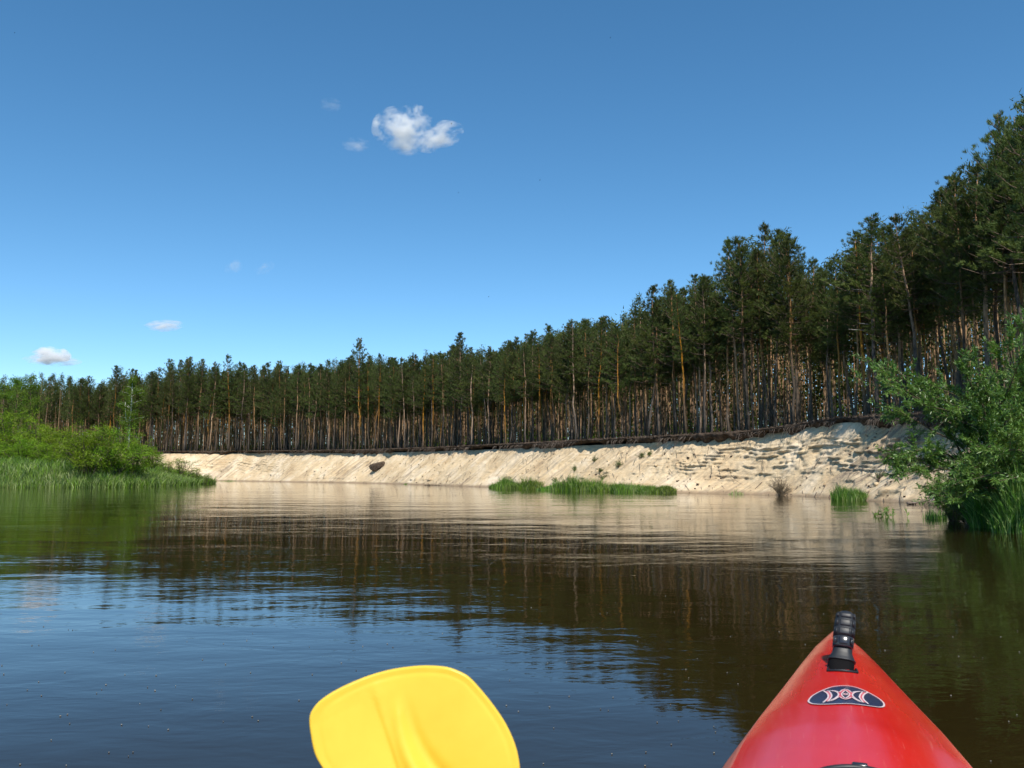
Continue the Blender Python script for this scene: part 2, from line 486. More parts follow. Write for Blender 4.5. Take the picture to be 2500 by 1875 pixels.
# smooth tangent / outward normal (away from the river)
def smooth(a, k):
    ker = np.ones(k) / k; return np.stack([np.convolve(np.pad(a[:, i], k // 2, mode='edge'), ker, 'valid')[:len(a)] for i in range(a.shape[1])], 1)
T = np.gradient(cv[:, :2], arc, axis=0)
T = smooth(T, 41); T /= np.linalg.norm(T, axis=1)[:, None]
NRMc = np.stack([-T[:, 1], T[:, 0]], 1)      # curve runs left-to-right then towards us: outward is to its left
if NRMc[len(NRMc) // 2][1] < 0: NRMc = -NRMc
NRM = np.stack([np.interp(S, arc, NRMc[:, k]) for k in range(2)], 1)
NRM /= np.linalg.norm(NRM, axis=1)[:, None]
lipx = W[:, 0] + NRM[:, 0] * W[:, 2]; lipy = W[:, 1] + NRM[:, 1] * W[:, 2]

# sand slope -------------------------------------------------------
NT = 76
tt = np.linspace(0, 1, NT)
sg = S[:, None] * np.ones(NT)[None]; tg = tt[None] * np.ones(len(S))[:, None]
uu = 1250 + F * W[:, 0] / np.maximum(W[:, 1], 5)      # rough picture column of every station
rightness = np.clip((uu - 1480) / 200, 0, 1) * (W[:, 1] > 25)
# ledged cliff on the right and far left, even scree in between
ledge = np.clip(rightness + np.clip((760 - uu) / 200, 0, .6), 0, 1)[:, None]
foot = .34 + .10 * noise(S / 9, S * 0, seed=3)[:, None]
# height fraction against horizontal fraction
def prof(t, ledge, foot):
    scree = t * .96
    a = foot; cl = np.where(t < .45, t / .45 * a, a + (t - .45) / .55 * (1 - a))
    return scree * (1 - ledge) + cl * ledge
# horizontal fraction h(t), t is along the surface
h = tg.copy()
H = W[:, 3][:, None]
zf = prof(h, ledge, foot)
Zs = -.25 + (H + .25 - .18) * zf
off = W[:, 2][:, None] * h - .35 * (1 - h)
# relief along the outward normal, positive = deeper into the bank
diag = sg - Zs * .95
env = np.clip(tg * 4, 0, 1) * np.clip((1 - tg) * 10, .15, 1)
rel = .30 * fbm(sg / 7.0, Zs / 4, seed=5, octs=3)
gul = np.abs(fbm(diag / 1.1, Zs / 5.0, seed=8, octs=3))
rel += (gul - .25) * .52 * np.clip(1.25 - ledge, .35, 1) * np.clip(tg * 1.6, 0, 1)
rel += .13 * fbm(diag / .35, Zs / 1.2, seed=14, octs=3)
# strata steps
layer = Zs / (.21) + 1.5 * fbm(sg / 3.0, Zs / 2, seed=21, octs=4)
fr = layer - np.floor(layer)
lay_id = np.floor(layer)
saw = np.where(fr < .72, fr / .72, (1 - fr) / .28)          # each bed sticks out then is cut back under
mask = np.clip(noise(sg / 1.1, lay_id * 3.7, seed=31) * 1.9 + .30 + .6 * noise(sg / .35, lay_id * 5.1, seed=37), 0, 1)
lm = ledge * np.clip((zf - foot * .85) * 8, 0, 1) * np.clip((.90 - zf) * 7, 0, 1)
rel += -(saw - .35) * .30 * mask * lm
rel += .12 * lm * noise(sg / .22, layer * 1.3, seed=41) * np.clip(noise(sg / 2.3, Zs / .8, seed=43) + .4, 0, 1)
rel += .035 * fbm(sg / .12, Zs / .12, seed=44, octs=2)
# blocks of sand fallen on to the foot
fal = np.clip(noise(sg / .5, h * 9, seed=51) - .42, 0, 1) * np.clip(noise(sg / 6, h * 0, seed=52) + .2, 0, 1) * (tg < .5)
rel -= .55 * fal
# a gully behind the right-hand bush
gy = np.exp(-((uu[:, None] - 2110 - (zf - .5) * 90) / 45) ** 2) * (W[:, 1][:, None] > 25)
rel += gy * .55 * np.clip(zf * 1.5, 0, 1)
off = off + rel * env
X = W[:, 0][:, None] + NRM[:, 0][:, None] * off
Y = W[:, 1][:, None] + NRM[:, 1][:, None] * off
Zp = Zs + .06 * fbm(sg / .8, tg * 6, seed=61, octs=3) * env
me = make_mesh('sand_bank', np.stack([X, Y, Zp], -1).reshape(-1, 3), grid_faces(len(S), NT), True)
me.materials.append(M['sand'])
at_ = me.attributes.new('slope_uv', 'FLOAT_VECTOR', 'POINT')
at_.data.foreach_set('vector', np.stack([diag, Zs, 0 * Zs], -1).astype(np.float32).ravel())
sand = link('sand_bank', me, kind='structure')

def slope_point(u, f):
    """a point on the sand near picture column u at height fraction f"""
    vis = (W[:, 1] > 25)
    i = np.argmin(np.where(vis, np.abs(uu - u), 1e9)); j = int(np.argmin(np.abs(zf[i] - f)))
    return np.array([X[i, j], Y[i, j], Zp[i, j]]), NRM[i], i

# forest floor -----------------------------------------------------
wx = fbm(S / 2.2, S * 0, seed=71, octs=3) * .35
def rise(o): return 2.6 * np.clip((np.asarray(o, float) - 14) / 34, 0, 1) ** 1.3
offs = np.array([0, .5, 1.5, 3, 6, 12, 16, 20, 25, 30, 36, 48, 60])
lip_over = .34 + wx                                       # turf overhangs the sand by this much
FX = []; FZ = []
rows = []
for o in offs:
    ex = lipx + NRM[:, 0] * (o - lip_over * (o == 0)); ey = lipy + NRM[:, 1] * (o - lip_over * (o == 0))
    rows.append(np.stack([ex, ey, W[:, 3] + rise(o) + .02 + .10 * fbm(ex / 2, ey / 2, seed=73) * min(1, o)], -1))
FV = np.stack(rows, 1)
idx = np.arange(0, len(S), 2)
FV = FV[idx]
# beyond 60 m the floor fans out to the horizon
far = FV[:, -1] + np.concatenate([NRM[idx] * 2500, np.zeros((len(idx), 1))], 1)
FV = np.concatenate([FV, far[:, None]], 1)
me = make_mesh('forest_floor', FV.reshape(-1, 3), grid_faces(len(idx), FV.shape[1]), True)
me.materials.append(M['litter'])
link('forest_floor', me, kind='structure')

# dark turf lip: overhanging cut edge with a ragged underside
NP = 9
drop = .10 + .48 * np.abs(fbm(S / 1.1, S * 0, seed=81, octs=4)) ** 1.0 * (1 + noise(S / 4, S * 0, seed=82)) + .34 * np.clip(noise(S / 5.5, S * 0, seed=83), 0, 1)
drop += .16 * np.clip(noise(S / .28, S * 0, seed=84), 0, 1)
drop = drop * (1 + .2 * rightness)
V = []
for k in range(NP):
    f = k / (NP - 1)
    o = -lip_over - .06 + .05 * math.sin(f * PI) * -1 + f * f * .42 + .06 * noise(S / .16, S * 0 + k * 2.3, seed=86) * (0 < k)
    z = W[:, 3] + .06 - f * drop + .04 * noise(S / .3, S * 0 + k, seed=87)
    V.append(np.stack([lipx + NRM[:, 0] * o, lipy + NRM[:, 1] * o, z], -1))
V.insert(0, np.stack([lipx + NRM[:, 0] * .5, lipy + NRM[:, 1] * .5, W[:, 3] + .07 + .03 * noise(S / .5, S * 0, seed=88)], -1))
V.append(np.stack([lipx + NRM[:, 0] * .6, lipy + NRM[:, 1] * .6, W[:, 3] - drop * .55], -1))
V = np.stack(V, 1)
me = make_mesh('turf_edge', V.reshape(-1, 3), grid_faces(len(S), V.shape[1]), False)
me.materials.append(M['soil'])
link('turf_edge', me, kind='structure')

# ground sheet to the horizon, water
def sheet(name, z, R, m, n=2):
    g = np.linspace(-R, R, n); gx, gy_ = np.meshgrid(g, g)
    me = make_mesh(name, np.stack([gx, gy_, gx * 0 + z], -1).reshape(-1, 3), grid_faces(n, n)); me.materials.append(m)
    return link(name, me, kind='structure')
sheet('riverbed', -2.0, 4000, M['riverbed'])
sheet('river', 0.0, 3800, M['water'])

# left meadow ------------------------------------------------------
shore = [at_z(u, v)[:2] for u, v in [(-300, 1196), (-100, 1192.5), (0, 1191), (150, 1190.5), (300, 1190), (400, 1187), (460, 1184), (505, 1181)]]
shore = np.array([[-260, 40], [-120, 48], [-70, 52]] + [list(p) for p in shore] + [[-32.5, 95], [-36, 102], [-48, 108], [-80, 112], [-160, 122], [-260, 130]])
sh = catmull(shore, 12)
cen = np.interp(np.arange(len(sh)), [0, len(sh) - 1], [0, 1])
# inner ridge line: fan shape between outer shore points and a spine
spine = np.stack([np.interp(cen, [0, .45, .62, 1], [-260, -60, -40, -260]), np.interp(cen, [0, .45, .62, 1], [90, 84, 88, 90])], 1)
rows = []
K = 24
for k in range(K):
    f = k / (K - 1)
    p = sh * (1 - f) + spine * f
    dd = np.linalg.norm(p - sh, axis=1)
    z = -.3 + 2.15 * (1 - np.exp(-dd / 4.2)) + .12 * fbm(p[:, 0] / 2, p[:, 1] / 2, seed=91)
    rows.append(np.stack([p[:, 0], p[:, 1], z], -1))
LM = np.stack(rows, 1)
me = make_mesh('meadow', LM.reshape(-1, 3), grid_faces(len(sh), K), True); me.materials.append(M['meadow'])
link('meadow', me, kind='structure')
def meadow_z(p):
    d = np.sqrt(((LM[:, :, 0] - p[0]) ** 2 + (LM[:, :, 1] - p[1]) ** 2)); i = np.unravel_index(np.argmin(d), d.shape)
    return float(LM[i][2])

# ------------------------------------------------------------------ pines
def pine_meshes(seed, h=10.0, crown=.42, lean=.15, dead=5, ntuft=1.0, spread=1.0):
    r = np.random.default_rng(seed)
    nseg = 11
    zz = np.linspace(0, 1, nseg)
    bend = np.stack([np.cumsum(r.normal(0, .06, nseg)), np.cumsum(r.normal(0, .06, nseg)), zz * h], 1)
    bend[:, 0] += lean * zz * r.normal(); bend[:, 1] += lean * zz * r.normal()
    bend[0, :2] = 0; bend[0, 2] = -.35
    rad = np.interp(zz, [0, .04, .55, 1], [.100, .080, .054, .012])
    tb = MB(); tb.add(*tube(bend, rad, 7))
    bb = MB(); cr = MB()
    def axis(z): return np.array([np.interp(z, bend[:, 2], bend[:, 0]), np.interp(z, bend[:, 2], bend[:, 1]), z])
    zb = h * (1 - crown)
    z = zb; tips = []
    while z < h * .985:
        f = (z - zb) / (h - zb)
        nb = r.integers(3, 6)
        L = spread * (np.interp(f, [0, .25, .6, .85, 1], [1.15, 1.4, 1.05, .52, .14])) * h / 10
        a0 = r.uniform(0, 6.28)
        for k in range(nb):
            l = L * r.uniform(.55, 1.2)
            if r.random() < .1: l *= 1.3
            a = a0 + k * 6.28 / nb + r.normal(0, .3)
            up = np.interp(f, [0, .5, 1], [.05, .45, 1.1]) + r.normal(0, .15)
            p0 = axis(z); d = np.array([math.cos(a), math.sin(a), up])
            d /= np.linalg.norm(d)
            p1 = p0 + d * l * .55 + np.array([0, 0, -.04 * l]); p2 = p0 + d * l + np.array([0, 0, .16 * l])
            bb.add(*tube([p0, p1, p2], [.022 * (1 - f * .5), .013, .005], 3, False))
            # needle tufts on the outer part of the branch and on side shoots
            nt_ = max(4, int(l * 9.5 * ntuft))
            for q in range(nt_):
                s_ = r.uniform(.30, 1.03)
                c = (p0 * (1 - s_) + p2 * s_) + np.array([0, 0, .03]) + r.normal(0, .125, 3) * np.array([1, 1, .5]) * min(1, l)
                tips.append((c, d))
        z += r.uniform(.20, .36) * h / 10
    # leader shoots
    for k in range(int(9 * ntuft)): tips.append((axis(h * r.uniform(.94, 1.0)) + r.normal(0, .06, 3), np.array([0, 0, 1.0])))
    c = np.array([t[0] for t in tips]); d = np.array([t[1] for t in tips])
    # clump drop-out leaves gaps
    keep = noise(c[:, 0] * 1.3 + seed, c[:, 1] * 1.3, c[:, 2] * 1.6, seed=seed) > -.55
    c = c[keep]; d = d[keep]
    M_ = 20
    C = np.repeat(c, M_, 0); D = np.repeat(d, M_, 0)
    n = len(C)
    dr = r.normal(size=(n, 3)); dr /= np.linalg.norm(dr, axis=1)[:, None]
    dr = dr * .62 + D * .7 + np.array([0, 0, .5]); dr /= np.linalg.norm(dr, axis=1)[:, None]
    global rng
    keep_rng = rng; rng = r
    leaves(cr, C + r.normal(0, .03, (n, 3)), dr, r.uniform(.10, .19, n), r.uniform(.014, .028, n), 'diamond')
    rng = keep_rng
    # dead limbs below the crown
    for k in range(dead):
        z = r.uniform(h * .3, zb + .2); a = r.uniform(0, 6.28); l = r.uniform(.25, .95)
        p0 = axis(z); e = p0 + np.array([math.cos(a) * l, math.sin(a) * l, r.uniform(-.1, .25) * l])
        bb.add(*tube([p0, (p0 + e) / 2 + r.normal(0, .04, 3), e], [.016, .011, .004], 3, False))
    return tb.mesh('trunk', M['bark'], True), bb.mesh('branches', M['wood'], True), cr.mesh('crown', M['needles'])

VAR = []
for k in range(16):
    VAR.append(pine_meshes(100 + k, crown=[.50, .56, .47, .53, .6, .48, .52, .44, .57, .50, .47, .54, .62, .42, .49, .58][k], dead=[5, 3, 8, 4, 6, 9, 4, 7, 5, 3, 10, 5, 6, 12, 4, 7][k],
                           spread=[1, 1.1, .85, 1.0, 1.2, .9, 1.0, .75, 1.1, .95, .9, 1.15, 1.25, .7, .95, 1.05][k]))

sky_u = [-60, 0, 110, 160, 220, 285, 380, 430, 500, 600, 700, 780, 870, 950, 1020, 1110, 1200, 1310, 1390, 1500, 1565, 1640, 1730, 1850, 1910, 1985, 2050, 2130, 2185, 2230, 2290, 2350, 2400, 2460, 2500, 2700]
sky_v = [925, 918, 905, 912, 918, 898, 893, 876, 873, 880, 888, 885, 868, 872, 862, 842, 848, 815, 782, 766, 728, 700, 655, 556, 542, 612, 600, 534, 540, 514, 486, 420, 386, 318, 250, 150]
lip_pts = np.stack([lipx, lipy], 1)
sub = np.arange(0, len(S), 6)
lps = lip_pts[sub]
# jittered grid of possible tree places
def tree_sites(sp, dmin, dmax, r):
    gx, gy_ = np.meshgrid(np.arange(-150, 60, sp), np.arange(8, 215, sp))
    p = np.stack([gx.ravel(), gy_.ravel()], 1) + r.uniform(-.46, .46, (gx.size, 2)) * sp
    u = 1250 + F * p[:, 0] / p[:, 1]
    p = p[(u > -90) & (u < 2660)]
    res = []
    for a in range(0, len(p), 4000):
        q = p[a:a + 4000]
        d = np.linalg.norm(q[:, None] - lps[None], axis=2); i = d.argmin(1); dm = d.min(1)
        side = ((q - lps[i]) * NRM[sub][i]).sum(1)
        ok = (side > 0) & (dm > dmin) & (dm < dmax)
        for j in np.nonzero(ok)[0]: res.append((q[j, 0], q[j, 1], dm[j], sub[i[j]]))
    return res
r1 = np.random.default_rng(5)
front = tree_sites(1.22, .38, 3.0, r1)
front = [f for f in front if not (f[3] and False)]
def tree_h(x, y, i):
    u = 1250 + F * x / y
    vs = np.interp(u, sky_u, sky_v)
    yl = min(y, lip_pts[i][1] + 3.0)
    zt = at_y(u, vs, yl)[2]
    return float(np.clip(zt - W[i, 3], 7.0, 15.0))
# keep the 286 that show largest, front rows first
front.sort(key=lambda t: math.hypot(t[0], t[1]) * (1 + t[2] * .22))
front = front[:284]

ZL = [(150, 'far left, behind the green meadow bushes'), (330, 'left, around the white birch'), (480, 'left, where the bare sand begins'), (640, 'over the left end of the sand'),
      (800, 'left of the dark fallen clod'), (960, 'above the dark fallen clod'), (1200, 'between the clod and the grass strip'), (1420, 'above the left half of the grass strip'),
      (1660, 'above the right half of the grass strip'), (1850, 'above the left half of the ledged cliff'), (2140, 'above the dry shrub and the cliff'), (9999, 'behind the big willow at right')]
def zone(u, dm, tall):
    z = next(t for a, t in ZL if u < a)
    row = 'edge-row' if dm < 1.3 else 'second-row'
    return z, '%s %s pine %s' % ('tall' if tall else 'shorter', row, z)

def put_pine(var, x, y, z, hgt, rz, label, group, rs=1.0, extra=None):
    root = thing('pine_tree', label, 'pine tree', (x, y, z), rz, group)
    s = hgt / 10.0
    root.scale = (rs * s ** .7, rs * s ** .7, s)
    tm, bm, cm = VAR[var]
    link('trunk', tm, root); link('branches', bm, root, kind='stuff'); link('crown', cm, root, kind='stuff')
    return root

r2 = np.random.default_rng(77)
# pines one can pick out in the photograph: (u, dist behind lip, height factor, variant, width, label)
SPECIAL = [
    (2136, .15, 1.02, 2, 1.25, 'tall pine whose grey foot stands alone on the lip where cliff ends'),
    (2207, 1.0, .96, 5, 1.1, 'pine with straight pale brown stem above the leftward willow limb'),
    (2345, 1.5, .93, 10, 1.3, 'pale-stemmed pine with several bare side limbs rising above the willow at right'),
    (2462, 1.2, .92, 7, 1.35, 'thick bright orange-stemmed pine nearest the right picture edge'),
    (868, .5, 1.18, 3, .95, 'dark conical pine poking above the others over the left sand bank'),
    (1108, .6, 1.12, 1, 1.0, 'bushy pointed pine top sticking out of the skyline left of the rising forest edge'),
    (560, .4, 1.04, 5, 1.0, 'pine with a long clean pale stem on the lip near the left sand end'),
    (745, .4, 1.0, 2, 1.0, 'lone straight light-stemmed pine on the lip between the left end and the fallen clod'),
    (1910, 1.4, 1.0, 4, 1.25, 'broad twin-peaked pine forming the high bump of the skyline above the cliff'),
    (1925, .5, .95, 0, 1.1, 'pine with pale grey lower stem on the lip above the dry twiggy shrub'),
    (1565, .6, 1.05, 8, 1.1, 'rounded tall pine at the step where the skyline starts to climb'),
    (1393, .4, 1.0, 7, 1.0, 'slim pine with thin white-grey stem above the left end of the grass strip'),
]
taken = []
for (u, dm, hf, var, wf, lab) in SPECIAL:
    i = np.argmin(np.where(W[:, 1] > 22, np.abs(1250 + F * lipx / np.maximum(lipy, 5) - u), 1e9))
    x = lipx[i] + NRM[i, 0] * dm; y = lipy[i] + NRM[i, 1] * dm
    taken.append((x, y))
    put_pine(var, x, y, W[i, 3], tree_h(x, y, i) * hf, r2.uniform(0, 6.28), lab, None, wf)
for (x, y, dm, i) in front:
    if min(math.hypot(x - a, y - b) for a, b in taken) < .75: continue
    u = 1250 + F * x / y
    hf = r2.choice([r2.uniform(.70, .84), r2.uniform(.84, .96), r2.uniform(.92, 1.03 if 1250 + F * x / y < 2100 else .95)], p=[.2, .5, .3]); z_, lab = zone(u, dm, hf > .94)
    hh = tree_h(x, y, i) * hf
    o = put_pine(int(r2.integers(0, 16)), x, y, W[i, 3] - .02, hh, r2.uniform(0, 6.28), lab, lab.replace('pine', 'pines'), r2.uniform(.8, 1.12))
    o.rotation_euler = (r2.normal(0, .020), r2.normal(0, .020), o.rotation_euler[2])

# the depth of the wood, one mass nobody could count
r3 = np.random.default_rng(9)
deep = tree_sites(1.55, 3.0, 42.0, r3)
mbT = MB(); mbC = MB()
# small crowns and trunks generated in bulk
TP = np.array([(t[0], t[1]) for t in deep]); DI = np.array([t[3] for t in deep]); DD = np.array([t[2] for t in deep])
HH = np.array([tree_h(t[0], t[1], t[3]) for t in deep]) * r3.uniform(.80, 1.02, len(deep))
ZB = W[DI, 3] + rise(DD)
n = len(TP)
lx = r3.normal(0, .12, n); ly = r3.normal(0, .12, n)
levels = [-.2, .3, .6, .92]
rr = r3.uniform(.7, 1.2, n) * .068
ring = []
for k, f in enumerate(levels):
    cx = TP[:, 0] + lx * max(f, 0) + r3.normal(0, .05, n); cy = TP[:, 1] + ly * max(f, 0) + r3.normal(0, .05, n); cz = ZB + HH * max(f, -.02)
    rk = rr * [1.15, .9, .7, .25][k]
    for q in range(4):
        a = q * PI / 2 + .4
        ring.append(np.stack([cx + rk * math.cos(a), cy + rk * math.sin(a), cz], -1))
R = np.stack(ring, 1)                      # n x 16 x 3
base = (np.arange(n) * 16)[:, None]
fs = []
for k in range(3):
    for q in range(4):
        fs.append(base + np.array([[k * 4 + q, k * 4 + (q + 1) % 4, k * 4 + 4 + (q + 1) % 4, k * 4 + 4 + q]]))
me = make_mesh('pine_forest', R.reshape(-1, 3), np.concatenate(fs), True)
# crowns
cntf = np.where(DD < 9, 1100, np.where(DD < 20, 260, 140))
rep = np.repeat(np.arange(n), cntf)
m_ = len(rep)
cf = np.repeat(np.where(DD < 9, 1.15, np.where(DD < 20, 1.9, 2.6)), cntf)
f = r3.beta(1.5, 1.3, m_)
radf = np.interp(f, [0, .25, .6, .85, 1], [.9, 1.25, 1.0, .55, .12]) * (HH[rep] / 10)
# quantise into clumps so that the crown has light and dark masses
clump = r3.integers(0, 26, m_)
hs_ = ((rep * 131 + clump * 977) % 9973) / 9973.0; h2 = ((rep * 517 + clump * 313) % 7919) / 7919.0; h3 = ((rep * 29 + clump * 631) % 6581) / 6581.0
fz = np.clip(h3 * .96 + .02 + r3.normal(0, .03, m_), 0, 1.02)
radf = np.interp(fz, [0, .25, .6, .85, 1], [.9, 1.25, 1.0, .55, .10]) * (HH[rep] / 10)
ang = hs_ * 6.283; ra = radf * (.25 + .75 * h2)
px = TP[rep, 0] + lx[rep] + ra * np.cos(ang) + r3.normal(0, .17, m_)
py = TP[rep, 1] + ly[rep] + ra * np.sin(ang) + r3.normal(0, .17, m_)
lo = np.interp(DD[rep], [3, 9, 14, 26], [.44, .38, .18, .02])
pz = ZB[rep] + HH[rep] * (lo + (.99 - lo) * fz ** .85) + r3.normal(0, .08, m_)
dr = r3.normal(size=(m_, 3)); dr[:, 2] += .4
leaves(mbC, np.stack([px, py, pz], -1), dr, r3.uniform(.15, .28, m_) * cf ** .7, r3.uniform(.04, .075, m_) * cf, 'tri')
mc = mbC.mesh('forest_crowns', M['needles'])
me.materials.append(M['bark'])
# bark height ramp uses object z: shift object so that z=0 is the floor
wood = link('pine_forest', me, kind='stuff', label='dense dark mass of pine stems deep inside the wood behind the edge trees', category='forest')
me.transform(Matrix.Translation((0, 0, -3.6))); wood.location = (0, 0, 3.6)
mc.transform(Matrix.Translation((0, 0, -3.6)))
link('forest_crowns', mc, wood, kind='stuff')

# low understorey inside the wood
ub = MB()
un = 900
k = r3.integers(0, len(deep), un)
for q in k:
    if DD[q] > 34: continue
    c = np.array([TP[q, 0] + .5, TP[q, 1] + .4, ZB[q] + r3.uniform(.2, 1.6)])
    nn = 70
    leaves(ub, c + r3.normal(0, .4, (nn, 3)), rvec(nn), .18, .09)
o = link('understorey', ub.mesh('understorey', M['birch_leaf']), kind='stuff', label='sparse leafy saplings under the pines inside the wood', category='undergrowth')

# ------------------------------------------------------------------ broadleaf shrubs (left shore)
def shrub_meshes(seed, h=4.0, w=2.6, nst=16, leafn=5200, L=(.12, .22), Wd=(.035, .06), mleaf='willow'):
    r = np.random.default_rng(seed)
    st = MB(); lf = MB(); pts = []; dirs = []
    for k in range(nst):
        a = k * 6.283 / nst + r.normal(0, .3); q = r.uniform(.15, 1.0)
        tip = np.array([math.cos(a) * w * q, math.sin(a) * w * q, h * math.sqrt(max(.05, 1 - (q * .93) ** 2)) * r.uniform(.82, 1.05)])
        mid = tip * np.array([.38, .38, .62]) + r.normal(0, .1, 3)
        t = np.linspace(0, 1, 7)[:, None]
        P = (1 - t) ** 2 * np.array([r.normal(0, .15), r.normal(0, .15), -.15]) + 2 * t * (1 - t) * mid + t ** 2 * tip
        st.add(*tube(P, np.linspace(.05, .01, 7), 4, False))
        for b in range(9):
            i0 = r.integers(2, 7); p0 = P[i0]
            d = np.array([r.normal(), r.normal(), r.uniform(-.1, 1.0)]); d /= np.linalg.norm(d)
            l = r.uniform(.4, 1.0) * h / 4
            p1 = p0 + d * l
            st.add(*tube([p0, p1], [.012, .004], 3, False))
            pts.append((p0, p1))
    per = leafn // len(pts)
    A = np.repeat(np.array([p[0] for p in pts]), per, 0); B = np.repeat(np.array([p[1] for p in pts]), per, 0)
    n = len(A); s_ = r.uniform(.2, 1.1, n)[:, None]
    c = A * (1 - s_) + B * s_ + r.normal(0, .12, (n, 3)) * h / 4
    c[:, 2] = np.maximum(c[:, 2], .05)
    D = (B - A) / np.linalg.norm(B - A, axis=1)[:, None] + r.normal(0, .7, (n, 3))
    leaves(lf, c, D, r.uniform(*L, n), r.uniform(*Wd, n))
    return st.mesh('stems', M['willow_bark'], True), lf.mesh('foliage', M[mleaf])
SH = [shrub_meshes(300 + k, leafn=7500, nst=22) for k in range(4)]
SH.append(shrub_meshes(310, h=2.2, w=1.2, nst=14, leafn=1600, L=(.10, .2), Wd=(.02, .035)))
def put_shrub(u, y, vtop, var, wid, label, name='willow_shrub', cat='shrub', group=None):
    x = (u - 1250) / F * y
    z0 = meadow_z((x, y)) - .35
    top = at_y(u, vtop, y)[2]
    hs = max(.5, top - z0)
    base_h = 4.0 if var < 4 else 2.2; base_w = 2.6 if var < 4 else 1.2
    o = thing(name, label, cat, (x, y, z0), r2.uniform(0, 6.28), group)
    o.scale = (wid / base_w, wid / base_w, hs / base_h)
    link('stems', SH[var][0], o); link('foliage', SH[var][1], o)
    return o
g_ = 'bushes on the left meadow shore'
for (u, y, vt, var, wid, lab) in [
    (-90, 80, 1006, 0, 4.4, 'light green bush cut by the left edge of the picture'),
    (20, 82, 1014, 1, 4.2, 'tall light green bush at the far left of the meadow'),
    (105, 79, 1036, 2, 3.7, 'light green bush second from the left edge, below four bare pine stems'),
    (168, 77, 1052, 0, 3.1, 'low green bush filling the gap left of the round willow'),
    (218, 69.2, 1042, 3, 3.3, 'big round willow bush with a dark hollow below it on the left shore'),
    (280, 70.6, 1052, 1, 2.9, 'right half of the big round willow clump with long drooping twigs'),
    (328, 74, 1068, 2, 2.3, 'rounded green bush just left of the birch stem'),
    (62, 74.5, 1072, 3, 2.6, 'low front bush under the tall far-left bushes, left of the grass slope'),
    (120, 74, 1086, 1, 2.2, 'small front bush on the grass slope left of the big round willow'),
    (362, 84, 1090, 0, 2.0, 'small bush beside the left end of the bare sand')]:
    put_shrub(u, y, vt, var, wid, lab, group=None)
for (u, y, vt, wid, lab) in [
    (372, 84, 1105, 1.6, 'thin brownish-green sapling bush at the start of the sand bank'),
    (410, 84, 1128, 1.3, 'sparse low sapling left of the last shore tuft'),
    (448, 88, 1122, 1.7, 'olive feathery shrub in front of the pale sand at the meadow tip'),
    (480, 90, 1144, 1.1, 'low round bush second from the right end of the meadow tip'),
    (508, 91.5, 1158, .8, 'rightmost tiny bush of the green shore against the sand')]:
    put_shrub(u, y, vt, 4, wid, lab)

# deciduous trees beyond the meadow at the far left, and the birch
def leafy_tree(u, y, vtop, label, seed, barkm, leafm, trunk_r=.13, crown_lo=.35, wid=1.8, name='broadleaf_tree', zb=4.4, nleaf=4200, fork=True, cat='tree'):
    r = np.random.default_rng(seed)
    x = (u - 1250) / F * y; h = at_y(u, vtop, y)[2] - zb
    o = thing(name, label, cat, (x, y, zb))
    tb = MB(); lf = MB()
    P = np.stack([np.cumsum(r.normal(0, .07, 9)), np.cumsum(r.normal(0, .05, 9)), np.linspace(0, h * .95, 9)], 1); P[0] = (0, 0, -.4)
    tb.add(*tube(P, np.linspace(trunk_r, .02, 9), 7))
    if fork:
        Q = np.array([P[3], P[4] + (-.5, .1, 0), P[5] + (-.75, .1, .1), P[6] + (-.9, .1, 0)]); tb.add(*tube(Q, [.07, .055, .04, .015], 5))
    link('trunk', tb.mesh('trunk', barkm, True), o)
    bb = MB()
    cs = []
    for k in range(46):
        f = r.uniform(crown_lo, 1); p0 = np.array([np.interp(f * h, P[:, 2], P[:, 0]), np.interp(f * h, P[:, 2], P[:, 1]), f * h * .97])
        a = r.uniform(0, 6.28); g = (f - crown_lo) / (1 - crown_lo)
        l = wid * np.interp(g, [0, .3, .7, 1], [.6, 1, .75, .25]) * r.uniform(.5, 1.15)
        p1 = p0 + np.array([math.cos(a) * l, math.sin(a) * l, .35 * l])
        bb.add(*tube([p0, (p0 + p1) / 2 + (0, 0, .1), p1], [.03, .018, .006], 3, False)); cs.append((p0, p1))
    link('branches', bb.mesh('branches', barkm, True), o)
    per = nleaf // len(cs)
    A = np.repeat(np.array([c[0] for c in cs]), per, 0); B = np.repeat(np.array([c[1] for c in cs]), per, 0); n = len(A)
    s_ = r.uniform(.35, 1.1, n)[:, None]; c = A * (1 - s_) + B * s_ + r.normal(0, .24, (n, 3)); c[:, 2] -= np.abs(r.normal(0, .15, n))
    leaves(lf, c, r.normal(0, 1, (n, 3)) - (0, 0, .4), r.uniform(.12, .2, n), r.uniform(.08, .13, n))
    link('crown', lf.mesh('crown', leafm), o)
    return o
leafy_tree(318, 112, 915, 'white-stemmed birch with light green crown rising out of the bushes at left', 501, M['birch_bark'], M['birch_leaf'], .17, .42, 1.9, 'birch_tree', 1.6, cat='birch tree', nleaf=5200)
for k, (u, y, vt, lab) in enumerate([
    (8, 118, 935, 'broad green leafy tree at the very left edge of the wood'),
    (38, 124, 922, 'green leafy tree second from the left edge with a rounded top'),
    (72, 121, 915, 'light green leafy tree right of the leftmost pair, before the first pines'),
    (-45, 118, 925, 'leafy tree cut off by the left edge behind the meadow bushes')]):
    leafy_tree(u, y, vt, lab, 510 + k, M['wood'], M['birch_leaf'], .15, .12, 2.9, fork=False, nleaf=5200, zb=3.0)

